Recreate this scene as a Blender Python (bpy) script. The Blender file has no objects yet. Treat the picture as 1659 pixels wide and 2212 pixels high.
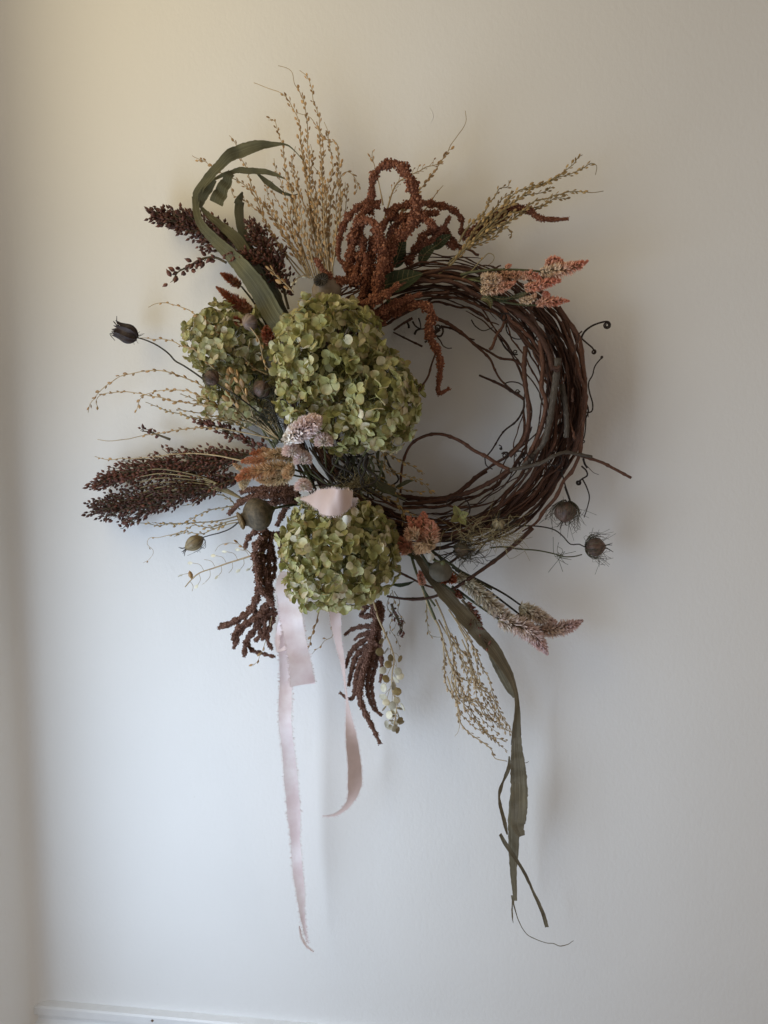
import bpy, math, random
import numpy as np
from mathutils import Vector, Matrix

random.seed(11)
rng = np.random.default_rng(11)
scn = bpy.context.scene
COL = scn.collection

# ------------------------------------------------------------------ camera
# photo measured on a 1659 x 2212 grid; wall is the plane y = 0, the room is at y < 0
W0, H0, FPX = 1659.0, 2212.0, 1665.0
PITCH, YAW = math.radians(5.9), math.radians(6.5)
ROT = (Matrix.Rotation(YAW, 3, 'Z') @ Matrix.Rotation(math.pi/2 - PITCH, 3, 'X'))
RM = np.array(ROT)
def ray(u, v):
    u = np.asarray(u, float); v = np.asarray(v, float)
    d = np.stack([(u - W0/2)/FPX, -(v - H0/2)/FPX, -np.ones_like(u)], -1)
    return d @ RM.T
RING = np.array([0.0, 0.0, 1.5])
CAM = RING - ray(930.0, 878.0) * 0.93
cam_d = bpy.data.cameras.new('camera'); cam = bpy.data.objects.new('camera', cam_d); COL.objects.link(cam)
cam.location = CAM; cam.rotation_euler = ROT.to_euler()
cam_d.sensor_fit = 'HORIZONTAL'; cam_d.sensor_width = 36.0; cam_d.lens = 36.0*FPX/W0
cam_d.clip_start = 0.01; cam_d.clip_end = 50
scn.camera = cam

# ------------------------------------------------------------------ light
world = bpy.data.worlds.new('World'); scn.world = world; world.use_nodes = True
bg = world.node_tree.nodes['Background']; bg.inputs[0].default_value = (1.0, 0.86, 0.74, 1); bg.inputs[1].default_value = 0.20
def area(name, loc, target, sx, sy, power, col):
    l = bpy.data.lights.new(name, 'AREA'); l.shape = 'RECTANGLE'; l.size = sx; l.size_y = sy; l.energy = power; l.color = col
    o = bpy.data.objects.new(name, l); COL.objects.link(o); o.location = loc
    o.rotation_euler = (Vector(target) - Vector(loc)).to_track_quat('-Z', 'Y').to_euler()
    return o
area('window_light_upper', (-0.540, -0.51, 1.96), (-0.540+.97, -0.51+.12, 1.96-.20), 0.55, 0.86, 3.55, (1.0, 0.85, 0.53))
area('window_light_lower', (-0.540, -0.54, 1.03), (-0.540+.98, -0.54+.05, 1.03+.0), 0.56, 0.86, 8.0, (0.63, 0.785, 1.0))
area('fill_light_right', (2.3, -0.95, 1.55), (-0.3, -0.05, 1.4), 1.3, 1.3, 8.5, (1.0, 0.90, 0.78))  # added off-frame fill, lifts the side wall; no such lamp is seen
vs = scn.view_settings
vs.view_transform = 'Standard'; vs.look = 'None'; vs.exposure = 0.08; vs.gamma = 1.0; vs.use_curve_mapping = False

# ------------------------------------------------------------------ helpers
def P(u, v, d):
    """photo grid position (u, v) and distance d in front of the wall -> world point(s)"""
    r = ray(u, v); d = np.asarray(d, float)
    t = (-d - CAM[1]) / r[..., 1]
    return CAM + r * t[..., None]
def S(d=0.03):
    return (0.93 - d) / FPX
ZO = {0: (0, 0, 2500/1659), 1: (450, 180, 700/1659), 2: (1000, 330, 1000/1659), 3: (250, 850, 700/1659), 4: (830, 900, 600/1659),
      5: (1250, 800, 850/1659), 6: (250, 1300, 900/1659), 7: (650, 1550, 750/1659), 8: (1200, 1550, 900/1659),
      'A': (1350, 2300, 600/1561), 'B': (800, 1800, 500/819), 'K': (740, 1350, 360/1659), 'M': (1500, 820, 450/1659), 'H': (1180, 950, 300/1659), 'R': (880, 1420, 550/1659)}
def zs(z): return ZO[z][2]*1659/2500          # one crop pixel in grid pixels
def zc(z, pts):
    x0, y0, k = ZO[z]; a = np.asarray(pts, float)
    return np.stack([(x0 + a[..., 0]*k), (y0 + a[..., 1]*k)], -1)*1659/2500
def spl(a, n):
    """Catmull-Rom through rows of a, resampled evenly to n rows"""
    a = np.asarray(a, float)
    if len(a) == 2:
        t = np.linspace(0, 1, n)[:, None]; return a[0]*(1-t) + a[1]*t
    e = np.vstack([2*a[0]-a[1], a, 2*a[-1]-a[-2]]); out = []
    for i in range(1, len(e)-2):
        t = np.linspace(0, 1, 12, endpoint=False)[:, None]; p0, p1, p2, p3 = e[i-1], e[i], e[i+1], e[i+2]
        out.append(0.5*((2*p1) + (-p0+p2)*t + (2*p0-5*p1+4*p2-p3)*t**2 + (-p0+3*p1-3*p2+p3)*t**3))
    out = np.vstack(out + [a[-1:]])
    L = np.r_[0, np.cumsum(np.linalg.norm(np.diff(out[:, :3], axis=0), axis=1))]
    s = np.linspace(0, L[-1], n)
    return np.stack([np.interp(s, L, out[:, k]) for k in range(a.shape[1])], -1)
def curve(z, pts, d, n=24):
    """crop points + depth(s) -> n world points along a smooth curve"""
    uv = zc(z, pts); m = len(uv)
    dd = np.interp(np.linspace(0, 1, m), np.linspace(0, 1, len(np.atleast_1d(d))), np.atleast_1d(d))
    q = spl(np.c_[uv, dd*1000], n)
    return P(q[:, 0], q[:, 1], q[:, 2]/1000)
def nrm(v):
    v = np.asarray(v, float); return v/np.maximum(np.linalg.norm(v, axis=-1, keepdims=True), 1e-12)
def tangents(p): return nrm(np.gradient(p, axis=0))
def frames(p):
    T = tangents(p); a = np.array([0, 0, 1.0]) if abs(T[0][2]) < .9 else np.array([1.0, 0, 0])
    N = [nrm(np.cross(T[0], a))]
    for i in range(1, len(p)):
        v = N[-1] - T[i]*np.dot(N[-1], T[i]); N.append(nrm(v))
    N = np.array(N); return T, N, np.cross(T, N)
def smooth_noise(n, amp, freq, seed=None):
    r = rng if seed is None else np.random.default_rng(seed)
    x = np.linspace(0, freq, n); k = r.normal(size=int(freq)+4)
    i = np.floor(x).astype(int); f = x-i; f = f*f*(3-2*f)
    return amp*(k[i]*(1-f)+k[i+1]*f)

class MB:
    def __init__(s): s.v = []; s.f = []; s.t = []; s.k = []; s.n = 0; s.uv = []; s.has_uv = False
    def add(s, v, f, t=0.0, k=0.0, uv=None):
        v = np.asarray(v, float); m = len(v); o = s.n
        s.v.append(v); s.f.extend([tuple(i+o for i in q) for q in f])
        s.t.append(np.broadcast_to(np.asarray(t, float), (m,))); s.k.append(np.broadcast_to(np.asarray(k, float), (m,)))
        if uv is not None: s.has_uv = True
        s.uv.append(np.zeros((m, 2)) if uv is None else np.asarray(uv, float)); s.n += m
    def tube(s, p, r, sides=6, k=0.0, ns=0.0):
        p = np.asarray(p, float); n = len(p); r = np.broadcast_to(np.asarray(r, float), (n,))
        T, N, B = frames(p); a = np.linspace(0, 2*np.pi, sides, endpoint=False)
        rr = r[:, None]*np.ones(sides)[None]
        if ns: rr = rr*(1+ns*rng.normal(size=(n, sides)))
        ring = p[:, None] + rr[..., None]*(np.cos(a)[None, :, None]*N[:, None] + np.sin(a)[None, :, None]*B[:, None])
        f = []
        for i in range(n-1):
            for j in range(sides):
                j2 = (j+1) % sides; f.append((i*sides+j, i*sides+j2, (i+1)*sides+j2, (i+1)*sides+j))
        f.append(tuple(range(sides))[::-1]); f.append(tuple((n-1)*sides+j for j in range(sides)))
        s.add(ring.reshape(-1, 3), f, np.repeat(np.linspace(0, 1, n), sides), k,
              np.stack([np.tile(a/6.2832, n), np.repeat(np.r_[0, np.cumsum(np.linalg.norm(np.diff(p, axis=0), axis=1))], sides)], -1))
    def strip(s, p, w, tilt=0.0, fold=0.0, seg=4, curl=0.0, edge=0.0, W=None, rot_up=None):
        """flat blade along p: width w (per point), tilted about its length, V fold and curl across"""
        p = np.asarray(p, float); n = len(p); w = np.broadcast_to(np.asarray(w, float), (n,)); tilt = np.broadcast_to(np.asarray(tilt, float), (n,))
        T = tangents(p); V = nrm(CAM - p); X = nrm(np.cross(T, V)); Nn = np.cross(X, T)
        ct, st = np.cos(tilt)[:, None], np.sin(tilt)[:, None]
        X2 = X*ct + Nn*st; N2 = -X*st + Nn*ct
        c = np.linspace(-1, 1, seg+1); vs_ = []; uv = []
        e0 = 1+edge*rng.normal(size=n); e1 = 1+edge*rng.normal(size=n)
        L = np.r_[0, np.cumsum(np.linalg.norm(np.diff(p, axis=0), axis=1))]
        for j, x in enumerate(c):
            ww = w*.5*x*(e0 if x < 0 else e1 if x > 0 else 1)
            off = fold*abs(x)*w*.5 + curl*(x*x)*w*.5
            vs_.append(p + X2*ww[:, None] + N2*off[:, None]); uv.append(np.stack([np.full(n, x*.5+.5), L], -1))
        v = np.stack(vs_, 1); uv = np.stack(uv, 1); f = []
        m = seg+1
        for i in range(n-1):
            for j in range(seg): f.append((i*m+j, i*m+j+1, (i+1)*m+j+1, (i+1)*m+j))
        s.add(v.reshape(-1, 3), f, np.repeat(np.linspace(0, 1, n), m), 0.0, uv.reshape(-1, 2))
        return v
    def lathe(s, o, ax, prof, seg=20, rib=0, amp=0.0, k=0.0):
        o = np.asarray(o, float); A = nrm(ax); b = np.array([0, 0, 1.0]) if abs(A[2]) < .9 else np.array([1.0, 0, 0])
        U = nrm(np.cross(A, b)); V = np.cross(A, U); a = np.linspace(0, 2*np.pi, seg, endpoint=False); vs_ = []; n = len(prof)
        for r, h in prof:
            rr = r*(1+amp*np.cos(rib*a)); vs_.append(o + A*h + rr[:, None]*(np.cos(a)[:, None]*U + np.sin(a)[:, None]*V))
        f = []
        for i in range(n-1):
            for j in range(seg):
                j2 = (j+1) % seg; f.append((i*seg+j, i*seg+j2, (i+1)*seg+j2, (i+1)*seg+j))
        f.append(tuple(range(seg))[::-1]); f.append(tuple((n-1)*seg+j for j in range(seg)))
        s.add(np.vstack(vs_), f, np.repeat(np.linspace(0, 1, n), seg), k, np.stack([np.tile(a/6.2832, n), np.repeat(np.linspace(0, 1, n), seg)], -1))
    def mesh(s, name, m, off=(0, 0, 0), smooth=True):
        me = bpy.data.meshes.new(name); v = np.vstack(s.v) - np.asarray(off)
        me.from_pydata(v.tolist(), [], s.f); me.materials.append(m)
        for nm, arr in (('t', np.concatenate(s.t)), ('k', np.concatenate(s.k))):
            at = me.attributes.new(nm, 'FLOAT', 'POINT'); at.data.foreach_set('value', arr.astype(np.float32))
        if s.has_uv:
            ul = me.uv_layers.new(name='UVMap'); uv = np.vstack(s.uv)
            idx = np.empty(len(me.loops), np.int32); me.loops.foreach_get('vertex_index', idx)
            ul.data.foreach_set('uv', uv[idx].astype(np.float32).ravel())
        if smooth: me.polygons.foreach_set('use_smooth', np.ones(len(me.polygons), bool))
        me.update(); return me

def link(name, data, parent=None, mat=None):
    o = bpy.data.objects.new(name, data); COL.objects.link(o)
    if parent is not None: o.parent = parent
    if mat is not None: o.matrix_basis = mat
    return o
def tag(o, label=None, cat=None, group=None, kind=None):
    if label: o['label'] = label
    if cat: o['category'] = cat
    if group: o['group'] = group
    if kind: o['kind'] = kind
    return o
def thing(name, label, cat, loc, group=None):
    o = link(name, None); o.empty_display_size = .02; o.location = loc
    tag(o, label, cat, group); o['_'] = 0; del o['_']
    return o
def part(name, mb, m, th, kind=None, smooth=True, parent=None):
    o = link(name, mb.mesh(name, m, np.array(th.location) if th is not None else (0, 0, 0), smooth), parent or th)
    if kind: o['kind'] = kind
    return o
def basis(x, y, z, o, s=1.0):
    """matrix with columns x, y, z (scaled) at o"""
    s = np.broadcast_to(np.asarray(s, float), (3,))
    M = np.eye(4); M[:3, 0] = np.asarray(x)*s[0]; M[:3, 1] = np.asarray(y)*s[1]; M[:3, 2] = np.asarray(z)*s[2]; M[:3, 3] = o
    return Matrix(M.tolist())
def perp(a):
    a = nrm(a); b = nrm(rng.normal(size=3)); x = nrm(np.cross(a, b)); return x, np.cross(a, x)

# ------------------------------------------------------------------ materials
def nodes(name):
    m = bpy.data.materials.new(name); m.use_nodes = True; nt = m.node_tree
    return m, nt, nt.nodes, nt.links, nt.nodes['Principled BSDF'], nt.nodes['Material Output']
def ramp(N, L, src, stops):
    r = N.new('ShaderNodeValToRGB'); e = r.color_ramp.elements
    while len(e) < len(stops): e.new(0.5)
    for i, (p, c) in enumerate(stops): e[i].position = p; e[i].color = (*c, 1)
    L.new(src, r.inputs[0]); return r.outputs[0]
def mixc(N, L, a, b, fac, mode='MIX'):
    x = N.new('ShaderNodeMix'); x.data_type = 'RGBA'; x.blend_type = mode
    for sock, val in ((x.inputs[0], fac), (x.inputs[6], a), (x.inputs[7], b)):
        if hasattr(val, 'is_output'): L.new(val, sock)
        elif isinstance(val, tuple): sock.default_value = (*val, 1)
        else: sock.default_value = val
    return x.outputs[2]
def mth(N, L, op, a, b=0.0, clamp=False):
    x = N.new('ShaderNodeMath'); x.operation = op; x.use_clamp = clamp
    for i, val in enumerate((a, b)):
        if hasattr(val, 'is_output'): L.new(val, x.inputs[i])
        else: x.inputs[i].default_value = val
    return x.outputs[0]
def attr(N, nm):
    a = N.new('ShaderNodeAttribute'); a.attribute_name = nm; return a.outputs['Fac']
def noise(N, L, scale, detail=3, vec=None, rough=.55):
    t = N.new('ShaderNodeTexNoise'); t.inputs['Scale'].default_value = scale; t.inputs['Detail'].default_value = detail; t.inputs['Roughness'].default_value = rough
    if vec is None:
        g = N.new('ShaderNodeNewGeometry'); vec = g.outputs['Position']
    L.new(vec, t.inputs['Vector']); return t.outputs['Fac']
def bumpn(N, L, bsdf, h, strength, dist):
    b = N.new('ShaderNodeBump'); b.inputs['Strength'].default_value = strength; b.inputs['Distance'].default_value = dist
    L.new(h, b.inputs['Height']); L.new(b.outputs[0], bsdf.inputs['Normal']); return b
def translucent(N, L, b, out, col, fac, normal=None):
    t = N.new('ShaderNodeBsdfTranslucent'); mx = N.new('ShaderNodeMixShader'); mx.inputs[0].default_value = fac
    L.new(col, t.inputs['Color']); L.new(b.outputs[0], mx.inputs[1]); L.new(t.outputs[0], mx.inputs[2]); L.new(mx.outputs[0], out.inputs['Surface'])
def simple(name, c1, c2, rough=.7, scale=120, bump=.3, bdist=.001, spec=.3, rnd=.0, trans=0.0, by_t=None, detail=4):
    """two tone noise material with relief; rnd = brightness spread between objects; by_t = ramp stops along 't'"""
    m, nt, N, L, b, out = nodes(name)
    n = noise(N, L, scale, detail); c = ramp(N, L, n, [(.32, c1), (.68, c2)])
    if by_t: c = mixc(N, L, c, ramp(N, L, attr(N, 't'), by_t), .75)
    if rnd:
        oi = N.new('ShaderNodeObjectInfo'); v = mth(N, L, 'MULTIPLY_ADD', oi.outputs['Random'], rnd*2); N.active = None
        v.node.inputs[2].default_value = 1-rnd
        hs = N.new('ShaderNodeHueSaturation'); L.new(v, hs.inputs['Value']); L.new(c, hs.inputs['Color']); c = hs.outputs[0]
    L.new(c, b.inputs['Base Color']); b.inputs['Roughness'].default_value = rough; b.inputs['Specular IOR Level'].default_value = spec
    if bump: bumpn(N, L, b, noise(N, L, scale*2.5, 3), bump, bdist)
    if trans: translucent(N, L, b, out, c, trans)
    return m

def m_wall(name, tint=(0.78, 0.765, 0.735)):
    m, nt, N, L, b, out = nodes(name)
    big = noise(N, L, 2.2, 3); c = ramp(N, L, big, [(.3, tuple(x*.97 for x in tint)), (.7, tuple(min(1, x*1.02) for x in tint))])
    sp = noise(N, L, 45, 5, rough=.7); dirt = ramp(N, L, sp, [(.70, (1, 1, 1)), (.78, (.93, .91, .88))])
    c = mixc(N, L, c, dirt, 1.0, 'MULTIPLY')
    fl = noise(N, L, 170, 2, rough=.5); flk = ramp(N, L, fl, [(.76, (1, 1, 1)), (.80, (.72, .68, .62))])
    c = mixc(N, L, c, flk, .5, 'MULTIPLY')
    L.new(c, b.inputs['Base Color']); b.inputs['Roughness'].default_value = .55; b.inputs['Specular IOR Level'].default_value = .35
    g = N.new('ShaderNodeNewGeometry'); mp = N.new('ShaderNodeMapping'); mp.inputs['Scale'].default_value = (1, 1, .75); L.new(g.outputs['Position'], mp.inputs[0])
    h1 = noise(N, L, 210, 3, mp.outputs[0], .5); h2 = noise(N, L, 70, 2, mp.outputs[0]); h3 = noise(N, L, 9, 2)
    h = mth(N, L, 'ADD', mth(N, L, 'MULTIPLY', h1, .55), mth(N, L, 'ADD', mth(N, L, 'MULTIPLY', h2, .3), mth(N, L, 'MULTIPLY', h3, 1.6)))
    bumpn(N, L, b, h, .42, .0014); return m
M_wall = m_wall('wall_paint')
M_side = m_wall('side_wall_paint')
M_trim = simple('trim_gloss_paint', (.74, .74, .73), (.80, .80, .79), .32, 30, .15, .0008, .45)

def m_petal(name, stops):
    m, nt, N, L, b, out = nodes(name)
    oi = N.new('ShaderNodeObjectInfo'); R = mth(N, L, 'FRACT', mth(N, L, 'ADD', oi.outputs['Random'], attr(N, 'k')))
    base = ramp(N, L, R, stops)
    R2 = mth(N, L, 'FRACT', mth(N, L, 'MULTIPLY', R, 7.31))
    pinkf = mth(N, L, 'MULTIPLY', mth(N, L, 'POWER', attr(N, 't'), 2.2), mth(N, L, 'MULTIPLY', mth(N, L, 'POWER', R2, 1.6), .8))
    c = mixc(N, L, base, (.40, .20, .13), pinkf)
    n = noise(N, L, 260, 3); c = mixc(N, L, c, ramp(N, L, n, [(.3, (.78, .78, .74)), (.7, (1.1, 1.1, 1.05))]), .8, 'MULTIPLY')
    uv = N.new('ShaderNodeUVMap'); wv = N.new('ShaderNodeTexWave'); wv.inputs['Scale'].default_value = 2.6; wv.inputs['Distortion'].default_value = 2.5; wv.inputs['Detail'].default_value = 2
    L.new(uv.outputs[0], wv.inputs['Vector'])
    L.new(c, b.inputs['Base Color']); b.inputs['Roughness'].default_value = .5; b.inputs['Specular IOR Level'].default_value = .35
    bumpn(N, L, b, wv.outputs['Fac'], .22, .0006)
    tc = mixc(N, L, c, (.9, 1.0, .35), .35, 'MULTIPLY'); translucent(N, L, b, out, tc, .22); return m
M_petal = m_petal('hydrangea_sepal', [(0, (.27, .265, .092)), (.35, (.38, .37, .145)), (.7, (.48, .46, .22)), (.88, (.60, .56, .34)), (1, (.76, .70, .56))])
M_petal_p = m_petal('hydrangea_sepal_straw', [(0, (.32, .32, .13)), (.35, (.45, .44, .21)), (.7, (.54, .51, .28)), (.88, (.62, .56, .37)), (1, (.72, .65, .52))])
M_pedicel = simple('hydrangea_stalk', (.13, .13, .035), (.20, .18, .06), .6, 200, .2)

def m_leaf(name, c1, c2, c3, rough=.5):
    m, nt, N, L, b, out = nodes(name)
    uv = N.new('ShaderNodeUVMap'); mp = N.new('ShaderNodeMapping'); mp.inputs['Scale'].default_value = (16, 5, 1); L.new(uv.outputs[0], mp.inputs[0])
    n = noise(N, L, 1.6, 4, mp.outputs[0]); c = ramp(N, L, n, [(.28, c1), (.55, c2), (.78, c3)])
    big = noise(N, L, 30, 3); c = mixc(N, L, c, ramp(N, L, big, [(.35, (.72, .72, .7)), (.65, (1.1, 1.08, 1.0))]), .8, 'MULTIPLY')
    L.new(c, b.inputs['Base Color']); b.inputs['Roughness'].default_value = rough; b.inputs['Specular IOR Level'].default_value = .4
    mp2 = N.new('ShaderNodeMapping'); mp2.inputs['Scale'].default_value = (46, 2.5, 1); L.new(uv.outputs[0], mp2.inputs[0])
    bumpn(N, L, b, noise(N, L, 1.5, 3, mp2.outputs[0]), .8, .0022); translucent(N, L, b, out, c, .12); return m
M_blade = m_leaf('dried_blade_green', (.095, .090, .048), (.18, .170, .092), (.34, .32, .20))
M_blade_dk = m_leaf('dried_blade_dark', (.065, .063, .034), (.115, .110, .060), (.19, .18, .11))  # darker tone of the grey-green blade leaf
M_blade_br = m_leaf('dried_blade_brown', (.12, .10, .062), (.21, .175, .112), (.46, .40, .29))
M_gleaf = m_leaf('amaranth_leaf_green', (.022, .032, .012), (.045, .06, .022), (.09, .10, .045))
def m_vine(name, c1, c2, c3, rough=.62):
    m, nt, N, L, b, out = nodes(name)
    uv = N.new('ShaderNodeUVMap'); mp = N.new('ShaderNodeMapping'); mp.inputs['Scale'].default_value = (7, 130, 1); L.new(uv.outputs[0], mp.inputs[0])
    n = noise(N, L, 1.3, 6, mp.outputs[0], .72); c = ramp(N, L, n, [(.30, c1), (.52, c2), (.72, c3)])
    oi = N.new('ShaderNodeObjectInfo'); v = mth(N, L, 'MULTIPLY_ADD', oi.outputs['Random'], .9); v.node.inputs[2].default_value = .6
    hs = N.new('ShaderNodeHueSaturation'); L.new(v, hs.inputs['Value']); L.new(c, hs.inputs['Color'])
    L.new(hs.outputs[0], b.inputs['Base Color']); b.inputs['Roughness'].default_value = rough; b.inputs['Specular IOR Level'].default_value = .3
    bumpn(N, L, b, n, .9, .0016); return m
M_vine = m_vine('vine_bark_brown', (.024, .010, .006), (.078, .032, .017), (.21, .10, .058))
M_bark = m_vine('old_vine_bark_grey', (.035, .027, .020), (.11, .09, .07), (.24, .20, .16), .85)
M_tendril = m_vine('tendril_dark', (.012, .007, .005), (.028, .015, .010), (.06, .035, .022))
M_cress = simple('cress_stem_straw', (.29, .205, .105), (.47, .355, .20), .6, 160, .2, rnd=.15)
M_cress_g = simple('cress_stem_olive', (.17, .13, .06), (.30, .235, .12), .6, 160, .2, rnd=.2)
M_pod = simple('cress_pod_tan', (.30, .170, .068), (.50, .315, .140), .45, 220, .25, .0006, .4, rnd=.35, trans=.12)
M_pod_g = simple('cress_pod_olive', (.29, .185, .070), (.48, .33, .14), .45, 220, .25, .0006, .4, rnd=.35, trans=.12)
M_pod_s = simple('cress_pod_straw', (.34, .235, .13), (.56, .42, .26), .45, 220, .25, .0006, .4, rnd=.35, trans=.12)
M_pod_p = simple('pennycress_pod_pale', (.60, .55, .40), (.80, .76, .62), .28, 200, .25, .0006, .45, rnd=.3, trans=.3)
M_pod_t2 = simple('pennycress_pod_tan', (.22, .16, .065), (.40, .31, .15), .38, 200, .25, .0006, .45, rnd=.3, trans=.25)
M_seed = simple('sorghum_seed_maroon', (.065, .022, .014), (.17, .060, .037), .55, 300, .3, .0006, .4, rnd=.5)
M_seed_r = simple('sorghum_seed_red', (.060, .020, .012), (.15, .050, .028), .5, 300, .2, .0005, .45, rnd=.4)
M_sstem = simple('sorghum_stalk', (.05, .035, .018), (.12, .09, .045), .6, 200, .2)
def m_amar(name, c1, c2, c3):
    m, nt, N, L, b, out = nodes(name)
    c = ramp(N, L, attr(N, 'k'), [(0, c1), (.5, c2), (1, c3)])
    n = noise(N, L, 900, 3); c = mixc(N, L, c, ramp(N, L, n, [(.3, (.55, .5, .5)), (.7, (1.3, 1.25, 1.2))]), .9, 'MULTIPLY')
    L.new(c, b.inputs['Base Color']); b.inputs['Roughness'].default_value = .85; b.inputs['Specular IOR Level'].default_value = .15
    bumpn(N, L, b, noise(N, L, 1100, 3), .9, .0012); return m
M_amar = m_amar('amaranth_rust', (.125, .048, .028), (.26, .106, .062), (.46, .235, .145))
M_amar_dk = m_amar('amaranth_chocolate', (.11, .056, .039), (.225, .124, .09), (.38, .23, .175))
def m_cel(name, base, mid, tip, trans=.25):
    m, nt, N, L, b, out = nodes(name)
    n = noise(N, L, 80, 2); kv = mth(N, L, 'ADD', attr(N, 'k'), mth(N, L, 'MULTIPLY', mth(N, L, 'SUBTRACT', n, .5), .9), True)
    c = ramp(N, L, kv, [(.1, base), (.5, mid), (.9, tip)])
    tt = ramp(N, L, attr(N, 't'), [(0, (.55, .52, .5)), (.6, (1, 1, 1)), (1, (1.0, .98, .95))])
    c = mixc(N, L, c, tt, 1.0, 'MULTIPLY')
    L.new(c, b.inputs['Base Color']); b.inputs['Roughness'].default_value = .45; b.inputs['Specular IOR Level'].default_value = .4
    translucent(N, L, b, out, c, trans); return m
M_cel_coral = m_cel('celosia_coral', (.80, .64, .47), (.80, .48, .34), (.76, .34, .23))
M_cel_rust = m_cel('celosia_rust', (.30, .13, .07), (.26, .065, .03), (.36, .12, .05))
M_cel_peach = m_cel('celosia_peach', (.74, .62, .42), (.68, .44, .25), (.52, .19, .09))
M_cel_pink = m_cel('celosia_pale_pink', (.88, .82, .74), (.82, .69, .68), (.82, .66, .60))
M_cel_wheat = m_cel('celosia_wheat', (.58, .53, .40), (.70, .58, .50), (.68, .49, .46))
M_core = simple('celosia_core', (.16, .12, .06), (.28, .22, .12), .8, 200, .3)
M_stem_g = simple('flower_stem_green', (.050, .055, .022), (.10, .10, .045), .6, 150, .2, rnd=.3)
M_stem_dk = simple('flower_stem_dark', (.022, .016, .012), (.05, .04, .028), .6, 150, .2)
M_nig = simple('seed_pod_purple', (.052, .028, .022), (.15, .090, .064), .55, 170, .6, .001, .45)
M_nig_d = simple('seed_pod_blackish', (.022, .014, .014), (.055, .036, .032), .5, 140, .4, .001, .35)
M_seam = simple('seed_pod_seam', (.10, .07, .045), (.19, .145, .09), .5, 200, .2)
M_nig_t = simple('seed_pod_tan', (.16, .11, .055), (.30, .24, .13), .45, 110, .35, .001, .45)
M_nig_g = simple('seed_pod_green', (.06, .055, .025), (.12, .07, .05), .5, 110, .35, .001, .4)
M_hair = simple('pod_bract_thread', (.04, .035, .022), (.10, .085, .05), .6, 150, 0)
M_poppy = simple('poppy_capsule_olive', (.050, .040, .024), (.135, .102, .062), .7, 200, .6, .001, .35)
M_poppy_b = simple('poppy_capsule_brown', (.12, .085, .052), (.20, .15, .10), .6, 90, .3, .001, .3)
M_poppy_g = simple('poppy_capsule_grey', (.066, .058, .042), (.12, .104, .078), .8, 90, .3, .001, .25)
M_crown = simple('poppy_crown', (.11, .07, .03), (.26, .18, .09), .7, 260, .4, .001)
def m_silk(name, c1, c2):
    m, nt, N, L, b, out = nodes(name)
    n = noise(N, L, 34, 4); c = ramp(N, L, n, [(.34, c1), (.66, c2)])
    L.new(c, b.inputs['Base Color']); b.inputs['Roughness'].default_value = .42; b.inputs['Specular IOR Level'].default_value = .4; b.inputs['Sheen Weight'].default_value = .25
    uv = N.new('ShaderNodeUVMap'); mp = N.new('ShaderNodeMapping'); mp.inputs['Scale'].default_value = (8, 300, 1); L.new(uv.outputs[0], mp.inputs[0])
    bumpn(N, L, b, noise(N, L, 2.0, 3, mp.outputs[0]), .12, .0006); translucent(N, L, b, out, c, .25); return m
M_silk = m_silk('silk_ribbon_pale', (.78, .64, .64), (.93, .85, .85))
M_silk_d = m_silk('silk_ribbon_dusty', (.56, .42, .375), (.66, .51, .465))
M_fray = simple('silk_threads', (.70, .58, .56), (.80, .70, .68), .6, 100, 0, trans=.3)
def m_clear():
    m, nt, N, L, b, out = nodes('clear_plastic')
    tr = N.new('ShaderNodeBsdfTransparent'); gl = N.new('ShaderNodeBsdfGlossy'); gl.inputs['Roughness'].default_value = .12; mx = N.new('ShaderNodeMixShader'); mx.inputs[0].default_value = .06
    L.new(tr.outputs[0], mx.inputs[1]); L.new(gl.outputs[0], mx.inputs[2]); L.new(mx.outputs[0], out.inputs['Surface'])
    return m
M_clear = m_clear()

# ------------------------------------------------------------------ the setting
cx = float(P(37.0, 1290.0, 0.0)[0]); zl = float(P(370.0, 2183.0, 0.0)[2])
def box(mb, x0, x1, y0, y1, z0, z1):
    v = [(x, y, z) for x in (x0, x1) for y in (y0, y1) for z in (z0, z1)]
    mb.add(v, [(0, 1, 3, 2), (4, 6, 7, 5), (0, 4, 5, 1), (2, 3, 7, 6), (0, 2, 6, 4), (1, 5, 7, 3)])
mb = MB(); box(mb, cx-.12, cx+2.6, 0, .12, zl-.6, 2.9)
tag(part('back_wall', mb, M_wall, None, smooth=False), kind='structure')
mb = MB(); FR = .022; aa = np.linspace(0, 1.5708, 9)      # side wall with a soft plastered corner
pf = [(cx, -.20), (cx, -.11)] + [(cx+FR*(1-math.cos(t)), -FR*(1-math.sin(t))-.0004) for t in aa] + [(cx+FR+.01, -.0003), (cx+FR+.03, .0006)]; nn_ = len(pf)
mb.add([(x, y, z) for z in (zl-.6, 2.9) for x, y in pf], [(i, i+1, nn_+i+1, nn_+i) for i in range(nn_-1)])
tag(part('side_wall', mb, M_side, None), kind='structure')
# moulded skirting cap along the foot of the wall: profile in (y, z)
prof = [(0.0005, zl-.6), (0.0005, zl), (-.0105, zl-.0008), (-.0128, zl-.0028), (-.0130, zl-.0125), (-.0105, zl-.0150), (-.0078, zl-.0158), (-.0078, zl-.0215), (-.0115, zl-.0262), (-.0145, zl-.029), (-.0145, zl-.6)]
mb = MB(); n = len(prof); vv = [(x, y, z) for x in (cx+.0004, cx+2.6) for (y, z) in prof]
mb.add(vv, [(i, i+1, n+i+1, n+i) for i in range(n-1)])
tag(part('skirting_board', mb, M_trim, None, smooth=False), kind='structure')
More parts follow.
